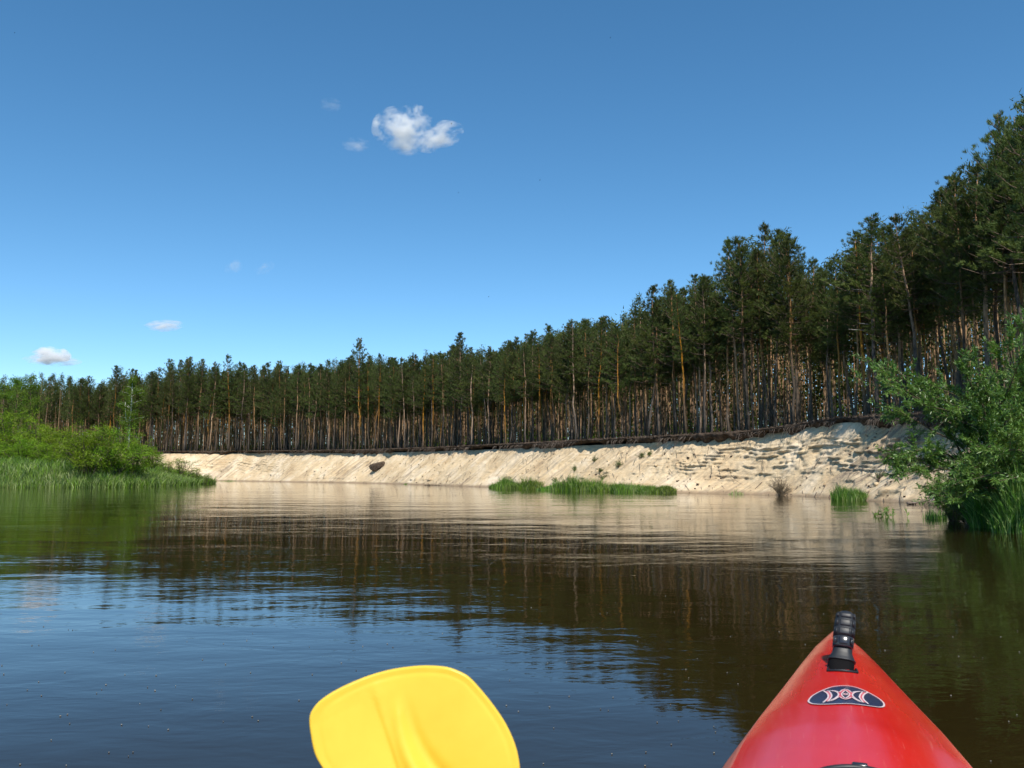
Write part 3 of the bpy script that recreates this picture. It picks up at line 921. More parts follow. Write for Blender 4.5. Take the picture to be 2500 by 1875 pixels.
# ------------------------------------------------------------------ grass
def blades(mb, P, hgt, wid, lean=.25, r=None, dirb=None):
    n = len(P); r = r or rng
    a = r.uniform(0, 6.283, n); sd = np.stack([np.cos(a), np.sin(a), np.zeros(n)], -1)
    d = r.normal(0, lean, (n, 3)); d[:, 2] = 0
    if dirb is not None: d += dirb
    H_ = np.broadcast_to(hgt, (n,))[:, None]; W_ = np.broadcast_to(wid, (n,))[:, None]
    up = np.array([0, 0, 1.0])
    m1 = P + up * H_ * .55 + d * H_ * .35; m2 = P + up * H_ * .92 + d * H_ * 1.05
    v = np.stack([P - sd * W_ / 2, P + sd * W_ / 2, m1 + sd * W_ * .42, m1 - sd * W_ * .42, m2], 1).reshape(-1, 3)
    b = (np.arange(n) * 5)[:, None]
    mb.add(v, [b + np.array([[0, 1, 2, 3]]), b + np.array([[3, 2, 4]])])

def two_tone(me, n, r, frac):
    me.materials.append(M['pale_grass']); me.materials.append(M['dark_grass'])
    q = r.uniform(0, 1, n); ix = np.where(q < frac, 1, np.where(q > 1 - frac * 1.3, 2, 0)).astype(np.int32)
    ix = np.concatenate([ix, ix])
    if len(me.polygons) == len(ix): me.polygons.foreach_set('material_index', ix)
r4 = np.random.default_rng(21)
# meadow grass: denser towards the shoreline that faces us
i0, i1 = 20, 11 * 12
def meadow_scatter(n, dmax, r, lo=0.0):
    ii = r.integers(24, 128, n); kk = r.uniform(0, 1, n)
    f = lo + kk ** 1.2 * dmax
    fi = np.clip(f * (K - 1), 0, K - 1.001); k0 = fi.astype(int); ft = (fi - k0)[:, None]
    j = r.uniform(0, 1, n)[:, None]
    i2 = np.minimum(ii + 1, len(sh) - 1)
    A = LM[ii, k0] * (1 - j) + LM[i2, k0] * j; B = LM[ii, k0 + 1] * (1 - j) + LM[i2, k0 + 1] * j
    return A * (1 - ft) + B * ft
P = meadow_scatter(42000, .75, r4); P[:, 2] = np.maximum(P[:, 2] - .03, -.1)
mb = MB(); hh = r4.uniform(.45, .95, len(P)) * (1 + .35 * noise(P[:, 0] / 2, P[:, 1] / 2, seed=3))
blades(mb, P, hh, r4.uniform(.035, .07, len(P)), .3, r4)
me = mb.mesh('meadow_grass', M['grass']); two_tone(me, len(P), r4, .2)
link('meadow_grass', me, kind='stuff', label='tall fresh green grass covering the left meadow bank', category='grass')
P = meadow_scatter(6500, .14, r4); P[:, 2] = np.maximum(P[:, 2] - .03, -.12)
mb = MB(); blades(mb, P, r4.uniform(.5, .95, len(P)), r4.uniform(.03, .055, len(P)), .35, r4)
link('shore_sedge', mb.mesh('shore_sedge', M['pale_grass']), kind='stuff', label='pale sedge fringe leaning over the water along the left shore', category='sedge')

# thin dry grass along the lip and litter on top
ii = r4.integers(0, len(S), 15000); ii = ii[(W[ii, 1] > 22)]
o_ = r4.uniform(-.45, .6, len(ii))
P = np.stack([lipx[ii] + NRM[ii, 0] * o_, lipy[ii] + NRM[ii, 1] * o_, W[ii, 3] + .03], -1)
mb = MB(); blades(mb, P, r4.uniform(.05, .19, len(P)), .03, .8, r4)
link('lip_grass', mb.mesh('lip_grass', M['dry_twig']), kind='stuff', label='short dry grass and heather along the top edge of the sand bank', category='dry grass')

# hanging roots
mb = MB()
vis = np.nonzero((W[:, 1] > 24) & (W[:, 0] > -70))[0]
for k in range(1100):
    i = vis[r4.integers(0, len(vis))]
    if noise(np.array([S[i] / 2.5]), np.array([0.]), seed=97)[0] < -.25: continue
    L = r4.uniform(.15, .8) * (1.7 if r4.random() < .15 else 1)
    o0 = -lip_over[i] - .02; p = np.array([lipx[i] + NRM[i, 0] * o0, lipy[i] + NRM[i, 1] * o0, W[i, 3] - .05])
    nrm = np.array([NRM[i, 0], NRM[i, 1], 0]); tan = np.array([NRM[i, 1], -NRM[i, 0], 0])
    sw = r4.normal(.12, .6)
    Q = [p]
    for q in range(4):
        f = (q + 1) / 4
        Q.append(p + np.array([0, 0, -L * f]) - nrm * (.10 + .62 * L * f * .8) + tan * (sw * L * f + r4.normal(0, .05)))
    rr_ = r4.uniform(.006, .02)
    mb.add(*tube(Q, np.linspace(rr_, rr_ * .3, 5), 3, False))
link('hanging_roots', mb.mesh('hanging_roots', M['root'], True), kind='stuff', label='tangle of bare roots hanging from the dark turf over the sand', category='roots')

# litter: clods, sticks and debris on the slope
mb = MB(); mb2 = MB()
for k in range(1100):
    i = vis[r4.integers(0, len(vis))]; j = r4.integers(8, NT - 6)
    if noise(np.array([diag[i, j] / 2.0]), np.array([0.]), seed=101)[0] < -.05: continue
    p = np.array([X[i, j], Y[i, j], Zp[i, j]])
    s_ = r4.uniform(.02, .075) * (1.8 if r4.random() < .06 else 1)
    v, f = box((0, 0, 0), (s_ * r4.uniform(1, 2.2), s_, s_ * .8)); a = r4.uniform(0, 3)
    v += r4.normal(0, s_ * .14, v.shape)
    c_, n_ = math.cos(a), math.sin(a); v = v @ np.array([[c_, -n_, 0], [n_, c_, 0], [0, 0, 1]])
    (mb if r4.random() < .6 else mb2).add(v + p - np.array([NRM[i, 0], NRM[i, 1], 0]) * .02, f)
link('fallen_soil_clods', mb.mesh('fallen_soil_clods', M['soil']), kind='stuff', label='small dark soil crumbs scattered down the sand slope', category='debris')
link('fallen_sand_lumps', mb2.mesh('fallen_sand_lumps', M['sand']), kind='stuff', label='loose sand lumps scattered down the slope', category='debris')
mb = MB()
for k in range(330):
    i = vis[r4.integers(0, len(vis))]; j = r4.integers(6, NT - 8)
    p = np.array([X[i, j], Y[i, j], Zp[i, j]]) - np.array([NRM[i, 0], NRM[i, 1], 0]) * .05
    L = r4.uniform(.3, 1.3); tan = np.array([NRM[i, 1], -NRM[i, 0], 0]); nrm = np.array([NRM[i, 0], NRM[i, 1], 0])
    d = -tan * r4.normal(-.5, .5) - nrm * .45 + np.array([0, 0, -.6]); d /= np.linalg.norm(d)
    q = p + d * L + r4.normal(0, .04, 3)
    mb.add(*tube([p, (p + q) / 2 + r4.normal(0, .04, 3), q], [.018, .013, .006], 3, False))
link('fallen_sticks', mb.mesh('fallen_sticks', M['root'], True), kind='stuff', label='thin dead sticks lying down the sand slope', category='sticks')

# ------------------------------------------------------------------ single things on the bank
def grass_tuft(name, u, v, y, w, d, hgt, n, label, m='reed', lean=.22, blade=.03, seed=1, prof_=None):
    r = np.random.default_rng(seed); c = at_z(u, v, 0)
    if y: c = np.array([(u - 1250) / F * y, y, 0])
    a = r.uniform(0, 6.283, n); q = np.sqrt(r.uniform(0, 1, n))
    P = np.stack([np.cos(a) * q * w, np.sin(a) * q * d, np.full(n, -.1)], -1)
    hh = hgt * (1 - .55 * q ** 2) * r.uniform(.55, 1.1, n) * (1 + .4 * noise(P[:, 0] / .6, P[:, 1] / .6, seed=seed))
    mb = MB(); blades(mb, P, hh, blade * r.uniform(.6, 1.3, n), lean, r)
    me = mb.mesh(name, M[m]); two_tone(me, n, r, .22 if m in ('grass', 'reed') else 0)
    o = link(name, me, label=label, category='grass tuft'); o.location = c
    return o
# long grass strip, built as its separate clumps
i_ = 0
for (u, v, w, hgt, lab) in [
    (1232, 1192, 1.2, 1.0, 'tallest bushy clump at the left end of the long grass strip'),
    (1300, 1193, 1.9, .95, 'second clump from the left end of the long grass strip'),
    (1362, 1196, 1.5, .62, 'low gap-filling clump left of the high middle of the grass strip'),
    (1418, 1198, 1.9, 1.25, 'highest mounded clump in the middle of the long grass strip'),
    (1485, 1199, 1.3, .72, 'low clump right of the mounded middle of the grass strip'),
    (1540, 1201, 1.25, .78, 'third clump from the right end of the long grass strip'),
    (1588, 1202, .95, .55, 'lowest clump of the long grass strip, second from its right end'),
    (1622, 1203, .7, .60, 'right-end clump of the long grass strip by the pale scree')]:
    i_ += 1
    grass_tuft('grass_clump', u, v, None, w, .8, hgt, 1900, lab, 'grass', .28, .03, 600 + i_)
grass_tuft('grass_clump', 2075, 1221, None, .75, .5, .98, 1500, 'bright green reed tuft standing at the water by the foot of the cliff', 'reed', .16, .024, 620)
grass_tuft('grass_clump', 1002, 1182.5, None, .75, .4, .5, 420, 'small green tuft at the waterline right of the fallen turf clod', 'grass', .3, .03, 621)
grass_tuft('grass_clump', 1060, 1185.5, None, .9, .3, .35, 200, 'thin brownish tuft at the waterline left of the grass strip', 'dry_twig', .4, .03, 622)
grass_tuft('grass_clump', 1795, 1207, None, .45, .25, .38, 90, 'sparse thin tuft at the waterline under the middle of the cliff', 'pale_grass', .35, .018, 623)
grass_tuft('grass_clump', 558, 1175, None, 1.2, .4, .35, 160, 'faint low tuft at the water near the meadow tip', 'pale_grass', .3, .03, 624)
def sprig(u, v, n, hgt, lab, seed):
    r = np.random.default_rng(seed); c = at_z(u, v, 0); mb = MB()
    for k in range(n):
        b = np.array([r.normal(0, .07), r.normal(0, .05), -.1]); hh = hgt * r.uniform(.5, 1.1)
        t = b + np.array([r.normal(0, .06), r.normal(0, .06), hh + .1])
        mb.add(*tube([b, (b + t) / 2 + r.normal(0, .01, 3), t], [.006, .005, .003], 4, False))
        s_ = r.uniform(.35, 1, 7)[:, None]
        leaves(mb, b * (1 - s_) + t * s_, r.normal(0, .6, (7, 3)) + (0, 0, .6), .10, .026)
    o = link('water_plant', mb.mesh('water_plant', M['reed']), label=lab, category='water plant'); o.location = c
sprig(2140, 1260, 5, .12, 'flat left sprig of leaves poking out of the water before the sand end', 1)
sprig(2170, 1263, 7, .25, 'tallest upright leafy sprig in the water before the sand end', 2)
sprig(2196, 1262, 2, .22, 'thin lone stalk in the water right of the leafy sprigs', 3)

# dry shrub at the cliff foot
def dry_shrub(name, p, h, w, n, lab, seed, mm='dry_twig', green=0):
    r = np.random.default_rng(seed); mb = MB(); lf = MB()
    for k in range(n):
        a = r.uniform(0, 6.28); q = r.uniform(.1, 1)
        t = np.array([math.cos(a) * w * q, math.sin(a) * w * q * .6, h * r.uniform(.4, 1.05) * (1 - .4 * q)])
        mb.add(*tube([(0, 0, -.1), t * (.5, .5, .6), t], [.014, .009, .003], 3, False))
        for b in range(5):
            s_ = r.uniform(.4, 1); p0 = t * s_; p1 = p0 + r.normal(0, .17, 3) * h
            mb.add(*tube([p0, p1], [.006, .002], 3, False))
            if green:
                nn = green; u_ = r.uniform(0, 1, nn)[:, None]
                leaves(lf, p0 * (1 - u_) + p1 * u_ + r.normal(0, .02, (nn, 3)), r.normal(0, 1, (nn, 3)), .07, .025)
    o = thing(name, lab, 'shrub', p)
    link('twigs', mb.mesh('twigs', M[mm], True), o)
    if green: link('foliage', lf.mesh('foliage', M['willow_near']), o)
    return o
dry_shrub('dry_shrub', at_z(1905, 1208.5, .02), 1.05, .75, 60, 'leafless grey-brown twiggy shrub at the water under the cliff', 31)
for k, (u, f, h_, lab) in enumerate([(1372, .42, .5, 'sprig left of centre of the green seedlings on the scree above the grass strip'), (1405, .62, .5, 'highest seedling clump on the scree above the grass strip'),
        (1452, .28, .55, 'seedling clump just above the mounded middle of the grass strip'), (1468, .5, .6, 'tallest greyish seedling on the scree right of the grass mound'),
        (1500, .66, .5, 'seedling near the top of the scree right of the grass mound'), (1345, .22, .4, 'low seedling at scree foot behind the left part of the grass strip'),
        (1436, .4, .45, 'middle seedling of the group growing on the scree'), (1525, .72, .4, 'rightmost seedling high on the scree')]):
    p, nn_, i = slope_point(u, f); dry_shrub('seedling_shrub', p, h_, .38, 12, lab, 40 + k, 'willow_bark', 5)
for k, (u, f, h_, lab) in enumerate([(2080, .52, .55, 'brownish scrub patch in the gully at the cliff end'), (2105, .72, .6, 'dark tangle of scrub high in the gully below the foot of the lone pine'),
        (2125, .42, .5, 'thin scrub low in the gully left of the willow'), (2150, .85, .7, 'green scrub under the lip where the gully starts'), (2180, .8, .6, 'green scrub right of the gully top behind the willow twigs'), (2095, .3, .4, 'small dead scrub at the gully mouth')]):
    p, nn_, i = slope_point(u, f); dry_shrub('slope_scrub', p - np.array([nn_[0], nn_[1], 0]) * .1, h_, .6, 26, lab, 60 + k, 'root', 4 if f > .75 else 1)

# turf clod that slid down the slope
p, nn_, i = slope_point(898, .55)
r = np.random.default_rng(4)
root = thing('turf_clod', 'dark square clod of turf with roots that slid halfway down the pale sand', 'turf clod', p - np.array([nn_[0], nn_[1], 0]) * .25)
gu, gv = np.meshgrid(np.linspace(0, 2 * PI, 22, endpoint=False), np.linspace(-.5, .5, 9))
sx = np.sign(np.cos(gu)) * np.abs(np.cos(gu)) ** .5; sy = np.sign(np.sin(gu)) * np.abs(np.sin(gu)) ** .5
taper = 1 - np.abs(gv) ** 3 * 3.5
cl = np.stack([sx * .95 * taper * (1 + .35 * gv), sy * .4 * taper, gv * .85 + .16 * sx], -1)
cl += .10 * fbm(cl[..., 0] * 2, cl[..., 2] * 3, cl[..., 1] * 2, seed=5)[..., None] * np.stack([sx, sy, sx * 0], -1) * 2
nr_, nc_ = gu.shape
q = []
for a in range(nr_ - 1):
    for b in range(nc_): q.append((a * nc_ + b, a * nc_ + (b + 1) % nc_, (a + 1) * nc_ + (b + 1) % nc_, (a + 1) * nc_ + b))
me = make_mesh('soil_block', cl.reshape(-1, 3), [np.array(q), np.arange(nc_)[::-1][None].copy(), (np.arange(nc_) + (nr_ - 1) * nc_)[None]], False); me.materials.append(M['soil'])
link('soil_block', me, root)
mb = MB()
for k in range(60):
    a = np.array([r.uniform(-1.1, 1.1), -.45, r.uniform(-.5, .6)]); b = a + np.array([r.normal(-.15, .25), -.15, r.uniform(-.7, 0)])
    mb.add(*tube([a, (a + b) / 2 + r.normal(0, .05, 3), b], [.02, .014, .005], 3, False))
link('roots', mb.mesh('roots', M['root'], True), root)
# driftwood / fallen limbs at the water
def limb(p, d, L, r0, lab, seed, name='fallen_branch'):
    r = np.random.default_rng(seed); d = np.array(d, float); d /= np.linalg.norm(d)
    mb = MB(); pts = [np.zeros(3)]
    for k in range(6): pts.append(pts[-1] + d * L / 6 + r.normal(0, L * .02, 3))
    mb.add(*tube(pts, np.linspace(r0, r0 * .3, 7), 6))
    for k in range(7):
        q = pts[r.integers(1, 6)]; e = q + (d * .4 + r.normal(0, .5, 3)) * L * .3
        mb.add(*tube([q, (q + e) / 2, e], [r0 * .45, r0 * .3, r0 * .12], 4, False))
    o = link(name, mb.mesh(name, M['root'], True), label=lab, category='fallen branch'); o.location = p
for k, (u, v, d, L, lab) in enumerate([(1115, 1183, (1, .1, .15), 1.6, 'dark branch lying at the waterline left of the grass strip'), (1180, 1186, (1, 0, .1), 1.2, 'short dark branch at the waterline touching the grass strip'),
        (870, 1171, (.9, .2, .3), 1.0, 'small dark snag on the low sand under the turf clod'), (2125, 1219, (1, .1, .05), .8, 'dark driftwood on the wet sand right of the reed tuft'), (2215, 1228, (1, .2, .2), .9, 'root snag at the water edge where the sand meets the willow')]):
    limb(at_z(u, v, .05), d, L, .05, lab, 80 + k)
p, nn_, i = slope_point(2090, .80); limb(p - np.array([nn_[0], nn_[1], 0]) * .2, (1, -.3, -.35), 1.3, .035, 'bare grey branch caught in the gully below the lone pine', 90)

# big dead limb of the lone pine at the cliff end (pale, pointing left)
for o in [o for o in bpy.data.objects if o.name.startswith('pine_tree') and 'foot stands alone' in o.get('label', '')]:
    mb = MB()
    sc_ = o.scale; Rz = Matrix.Rotation(-o.rotation_euler[2], 3, 'Z')
    def loc(v): w_ = Rz @ Vector(v); return np.array([w_[0] / sc_[0], w_[1] / sc_[1], w_[2] / sc_[2]])
    for z_, L in ((4.15, 1.25), (4.45, .8), (6.1, 1.0)):
        mb.add(*tube([loc((0, 0, z_)), loc((-L * .5, -.1, z_ + .03)), loc((-L, -.15, z_ + .06))], [.035, .026, .012], 5))
    link('dead_limb', mb.mesh('dead_limb', M['pale_wood'], True), o)

# ------------------------------------------------------------------ big willow at the right
r5 = np.random.default_rng(42)
Wroot = thing('willow_bush', 'large leafy willow leaning over the water at the right edge with limbs reaching left', 'willow bush', (10.9, 18.4, .35))
wl = np.array([10.9, 18.4, .35])
limbs = []
# limb tips given as where they stand: column, row of the photograph and distance
tips = [(2118, 880, 18.2), (2150, 905, 17.6), (2190, 950, 17.4), (2235, 985, 17.2), (2110, 935, 18.6), (2175, 1010, 17.8), (2260, 930, 17.5), (2310, 945, 16.8), (2350, 905, 16.5), (2380, 880, 16.2), (2420, 850, 16.8), (2465, 830, 16.5), (2490, 880, 16.0), (2405, 930, 16.4), (2440, 960, 16.0),
        (2200, 1130, 16.8), (2205, 1160, 16.5), (2170, 1120, 16.9), (2235, 1100, 16.8), (2340, 1000, 16.4), (2380, 1010, 16.0), (2420, 1030, 15.8), (2470, 1000, 15.6), (2490, 1060, 15.5), (2440, 1110, 15.4), (2390, 1090, 15.6), (2350, 1130, 15.6),
        (2300, 1200, 15.9), (2330, 1220, 15.7), (2280, 1215, 16.2), (2375, 1170, 15.5), (2550, 900, 16.5), (2600, 980, 16), (2620, 850, 17), (2560, 1060, 15.5), (2650, 1080, 15.5), (2700, 950, 17),
        (2570, 800, 17.5), (2500, 780, 17.3), (2460, 1170, 15.2), (2540, 1150, 15.2), (2300, 1010, 17.5), (2400, 985, 17.5), (2500, 950, 17.5), (2480, 1090, 16.6), (2430, 1170, 16.4), (2380, 1120, 16.9), (2530, 1020, 17), (2410, 1060, 17.2), (2450, 1130, 16.8), (2360, 1080, 17.4), (2490, 1140, 16.5), (2400, 1140, 17), (2340, 1170, 16.6), (2440, 1000, 17.6), (2480, 1040, 17.2), (2310, 1190, 16.6), (2350, 1040, 17.6)]
stem = MB(); lf = MB(); tw = []
for (u, v, y) in tips:
    tip = at_y(u, v, y) - wl
    st0 = np.array([r5.normal(.3, .5), r5.normal(0, .4), r5.uniform(-.1, .4)])
    mid = st0 * .45 + tip * .55 + np.array([.15, 0, .45 + .15 * np.linalg.norm(tip)]) * .6
    t = np.linspace(0, 1, 9)[:, None]
    Pp = (1 - t) ** 2 * st0 + 2 * t * (1 - t) * mid + t ** 2 * tip
    Pp[1:-1] += r5.normal(0, .03, (7, 3))
    stem.add(*tube(Pp, np.linspace(.032, .006, 9), 5, False))
    for b in range(17):
        k = r5.uniform(2.6, 8); k0 = int(k); fk = k - k0
        p0 = Pp[k0] * (1 - fk) + Pp[min(8, k0 + 1)] * fk
        ax = Pp[min(8, k0 + 1)] - Pp[k0 - 1]; ax /= np.linalg.norm(ax)
        d = ax * .8 + r5.normal(0, .42, 3) + np.array([0, 0, .15]); d /= np.linalg.norm(d)
        L = r5.uniform(.22, .62)
        p1 = p0 + d * L
        tw.append((p0, p1))
    tw.append((Pp[-2], Pp[-1] + (Pp[-1] - Pp[-2]) * .6))
for (p0, p1) in tw: stem.add(*tube([p0, p1], [.007, .003], 3, False))
A = np.array([a for a, b in tw]); B = np.array([b for a, b in tw])
per = 56
AA = np.repeat(A, per, 0); BB = np.repeat(B, per, 0); n = len(AA)
s_ = r5.uniform(.08, 1.05, n)[:, None]
ax = (BB - AA) / np.linalg.norm(BB - AA, axis=1)[:, None]
D = ax * .8 + r5.normal(0, .55, (n, 3)) + np.array([0, 0, -.05])
keep_rng = rng; rng = r5
leaves(lf, AA * (1 - s_) + BB * s_ + r5.normal(0, .015, (n, 3)), D, r5.uniform(.06, .135, n), r5.uniform(.016, .030, n))
rng = keep_rng
link('stems', stem.mesh('stems', M['willow_bark'], True), Wroot)
link('foliage', lf.mesh('foliage', M['willow_near']), Wroot)

# denser low bushes under and behind the willow, and reeds in front
SHn = shrub_meshes(410, h=2.4, w=1.6, nst=20, leafn=16000, L=(.06, .10), Wd=(.018, .028), mleaf='willow_near')
for (x, y, z, s_, lab) in [(11.5, 19.9, .2, .75, 'dense dark bush behind the willow stems'), (12.3, 18.2, .5, 1.0, 'dense bush at the right frame edge behind the reeds'),
                           (10.6, 18.1, .1, .62, 'low dark bush over the black hollow at the water'), (13.2, 20.3, 1.0, 1.3, 'bush behind the willow at the right edge'),
                           (10.35, 20.2, -.2, .5, 'small twiggy bush at the water left of the black hollow'),
                           (10.45, 19.2, -.2, .6, 'added bush shading the black hollow under the willow limbs')]:  # last bush is added to darken the hollow
    o = thing('willow_shrub', lab, 'shrub', (x, y, z), r5.uniform(0, 6)); o.scale = (s_,) * 3
    link('stems', SHn[0], o); link('foliage', SHn[1], o)
def reeds(u, v, w, d, hgt, n, lab, seed, lean=.2, blade=.02):
    return grass_tuft('reed_clump', u, v, None, w, d, hgt, n, lab, 'reed', lean, blade, seed)
reeds(2430, 1288, .45, .4, 1.3, 1500, 'reed clump with broad arching leaves right of the black hollow', 701, .3, .022)
reeds(2500, 1300, .55, .5, 1.45, 1900, 'tall reeds at the right edge of the picture at the water', 702, .2)
reeds(2560, 1296, .6, .6, 1.5, 1200, 'reeds mostly outside the right edge of the picture', 703, .2)
reeds(2290, 1266, .35, .3, .55, 260, 'thin reed stalks at the left foot of the willow', 704, .14, .014)
o = reeds(2475, 1275, .8, .4, 1.6, 900, 'back row of tall reeds behind the front reed clumps', 705, .2)

# ------------------------------------------------------------------ kayak
KA = math.radians(19.5)
kay = thing('kayak', 'red plastic kayak bow pointing upriver with black carry handle and decal', 'kayak', (0, 0, 0), 0)
kay.rotation_euler = (0, 0, -KA)
kay.location = (math.cos(KA) * .065, -math.sin(KA) * .065, 0)
# local axes: x across (right), y forward, z up
kr = np.array([-1.9, -1.4, -.6, .3, 1.2, 1.8, 2.2, 2.5, 2.75, 3.1, 3.5, 3.8, 4.0, 4.15, 4.235])
kw = np.array([.03, .18, .33, .39, .40, .385, .365, .335, .297, .233, .160, .105, .063, .032, .010])
kg = np.array([.38, .32, .28, .27, .27, .275, .283, .295, .305, .320, .343, .360, .370, .378, .380])   # gunwale height
kc = np.array([.02, .10, .15, .15, .15, .15, .148, .145, .138, .122, .098, .072, .048, .026, .010])     # crown of the deck above gunwale
def kp(r_, tab): return np.interp(r_, kr, tab)
def deck_z(x, y):
    w_ = kp(y, kw); g = kp(y, kg); c = kp(y, kc); a = np.clip(np.abs(x) / np.maximum(w_, 1e-4), 0, 1)
    # side strip rises quickly, the top is a gentle arch
    s1 = .83
    e = .50
    return g + c * np.where(a > s1, e * (1 - a) / (1 - s1), e + (1 - e) * (1 - (a / s1) ** 2.0))
ys = np.concatenate([np.linspace(-1.9, 1.2, 28), np.linspace(1.25, 4.235, 110)])
fx = np.concatenate([np.linspace(-1, -.83, 5), np.linspace(-.815, .815, 33), np.linspace(.83, 1, 5)])
rows = []
for y in ys:
    w_ = kp(y, kw); x = fx * w_
    top = np.stack([x, np.full_like(x, y), deck_z(x, np.full_like(x, y))], -1)
    g = kp(y, kg)
    ha = np.linspace(0, PI, 15)[1:-1]
    kee = -.10 + max(0, (abs(y - 1.2) - 1.2) / 1.9) ** 2 * .30
    hull = np.stack([np.cos(ha) * w_ * (1 - .25 * np.sin(ha)), np.full(13, y), g - .012 - np.sin(ha) ** .8 * (g - kee)], -1)
    rows.append(np.concatenate([top, hull]))
KR = np.stack(rows); nr_, nc_ = KR.shape[:2]
q = []
for a in range(nr_ - 1):
    b = np.arange(nc_); b2 = (b + 1) % nc_
    q.append(np.stack([a * nc_ + b, a * nc_ + b2, (a + 1) * nc_ + b2, (a + 1) * nc_ + b], -1))
me = make_mesh('hull', KR.reshape(-1, 3), [np.concatenate(q), np.arange(nc_)[::-1][None].copy(), (np.arange(nc_) + (nr_ - 1) * nc_)[None]], True)
me.materials.append(M['red'])
att = me.attributes.new('side_wear', 'FLOAT', 'POINT')
sw = np.zeros((nr_, nc_)); sw[:, 0:5] = 1; sw[:, 38:43] = .55; sw[:, 43:] = .8
att.data.foreach_set('value', sw.astype(np.float32).ravel())
link('hull', me, kay)

def strip_on_deck(pts, width, lift, name, m, parent, thick=.004, closed=False):
    """ribbon of constant width lying on the deck along pts (x, y)"""
    P = np.asarray(pts, float)
    if closed: t = np.roll(P, -1, 0) - np.roll(P, 1, 0)
    else: t = np.gradient(P, axis=0)
    t /= np.linalg.norm(t, axis=1)[:, None] + 1e-9
    nn = np.stack([-t[:, 1], t[:, 0]], 1) * width / 2
    a = P + nn; b = P - nn
    A = np.concatenate([a, deck_z(a[:, 0], a[:, 1])[:, None] + lift], 1); B = np.concatenate([b, deck_z(b[:, 0], b[:, 1])[:, None] + lift], 1)
    V = np.stack([A, B], 1).reshape(-1, 3); nP = len(P)
    i = np.arange(nP if closed else nP - 1); j = (i + 1) % nP
    f = np.stack([2 * i, 2 * i + 1, 2 * j + 1, 2 * j], -1)
    me = make_mesh(name, V, f); me.materials.append(m)
    return me
# decal, read off the photograph (crop pixels of the bow badge) and laid on the deck
def dk(cx, cy, z=None):
    u = 1900 + cx * 300 / 2212; v = 1650 + cy * 225 / 1659
    zz_ = .44
    for _ in range(6):
        p = at_z(u, v, zz_); q = p[:2] - np.array(kay.location[:2])
        lx_ = q[0] * math.cos(KA) - q[1] * math.sin(KA); ly_ = q[0] * math.sin(KA) + q[1] * math.cos(KA)
        zz_ = float(deck_z(np.array([lx_]), np.array([ly_]))[0])
    return np.array([lx_, ly_])
def curve(pts, n=8, closed=False):
    P = [dk(*p) for p in pts]
    if closed:
        P = np.array(P); Q = np.vstack([P[-2:], P, P[:3]]); c = catmull(Q, n); return c[2 * n:2 * n + len(P) * n]
    return catmull(P, n)
outl = curve([(548, 460), (600, 390), (700, 325), (820, 270), (950, 222), (1080, 200), (1210, 196), (1340, 210), (1460, 245), (1600, 305), (1720, 370), (1830, 440), (1895, 505), (1905, 555), (1860, 580), (1760, 575), (1600, 553), (1440, 532), (1260, 518), (1080, 520), (900, 528), (740, 530), (620, 520), (560, 495)], 5, True)
dec = MB()
cpt = outl.mean(0); rings = [cpt + (outl - cpt) * f for f in (1, .85, .7, .55, .4, .25, .12)]
V = np.concatenate([np.concatenate([r_, deck_z(r_[:, 0], r_[:, 1])[:, None] + .0020], 1) for r_ in rings]); no = len(outl)
f = []
for k in range(len(rings) - 1):
    i = np.arange(no); j = (i + 1) % no; f.append(np.stack([k * no + i, k * no + j, (k + 1) * no + j, (k + 1) * no + i], -1))
me = make_mesh('decal', V, [np.concatenate(f), (np.arange(no) + (len(rings) - 1) * no)[None]], True); me.materials.append(M['navy'])
decal = link('decal', me, kay)
link('decal_outline', strip_on_deck(outl, .0048, .0032, 'decal_outline', M['decal_white'], kay, closed=True), decal)
wb_ = MB(); rb_ = MB()
def addr(mb, pts, w_, lift, m, n=8, closed=False):
    me = strip_on_deck(curve(pts, n, closed), w_, lift, 'x', m, None, closed=closed)
    v = np.zeros(len(me.vertices) * 3, np.float32); me.vertices.foreach_get('co', v)
    mb.add(v.reshape(-1, 3), np.array([list(p.vertices) for p in me.polygons])); bpy.data.meshes.remove(me)
def mir(pts):   # right half of the pattern, the photograph shows it stretched by perspective
    return [(1210 + (1210 - x) * 1.03, y + (1210 - x) * .065) for x, y in pts]
halfw = [([(815, 292), (880, 335), (905, 385), (890, 430), (850, 470), (810, 505)], .0052),
         ([(915, 300), (950, 345), (962, 390), (948, 420), (925, 450), (905, 475)], .0045),
         ([(960, 292), (1030, 305), (1075, 335), (1088, 365), (1060, 400), (1010, 435), (945, 462)], .0045),
         ([(870, 292), (960, 288), (1050, 300), (1100, 315), (1150, 280), (1210, 262)], .0040),
         ([(880, 485), (960, 470), (1040, 435), (1100, 400), (1150, 428), (1210, 448)], .0040)]
for pts, w_ in halfw:
    addr(wb_, pts, w_, .0042, M['decal_white']); addr(wb_, mir(pts), w_, .0042, M['decal_white'])
halfr = [([(862, 300), (925, 345), (938, 390), (922, 432), (880, 478)], .0095), ([(1098, 318), (1118, 345), (1120, 365), (1115, 385), (1100, 405)], .011),
         ([(1115, 325), (1160, 290), (1210, 272)], .008), ([(1115, 400), (1155, 425), (1210, 440)], .008)]
for pts, w_ in halfr:
    addr(rb_, pts, w_, .0036, M['decal_red']); addr(rb_, mir(pts), w_, .0036, M['decal_red'])
addr(wb_, [(1210, 288), (1255, 320), (1290, 355), (1262, 395), (1210, 425), (1165, 395), (1140, 355), (1165, 320)], .0042, .0042, M['decal_white'], 4, True)
addr(wb_, [(1212, 338), (1250, 352), (1212, 368), (1175, 352)], .0036, .0042, M['decal_white'], 4, True)
addr(rb_, [(1190, 352), (1212, 350), (1234, 352)], .006, .0036, M['decal_red'])
link('decal_lines', wb_.mesh('decal_lines', M['decal_white']), decal)
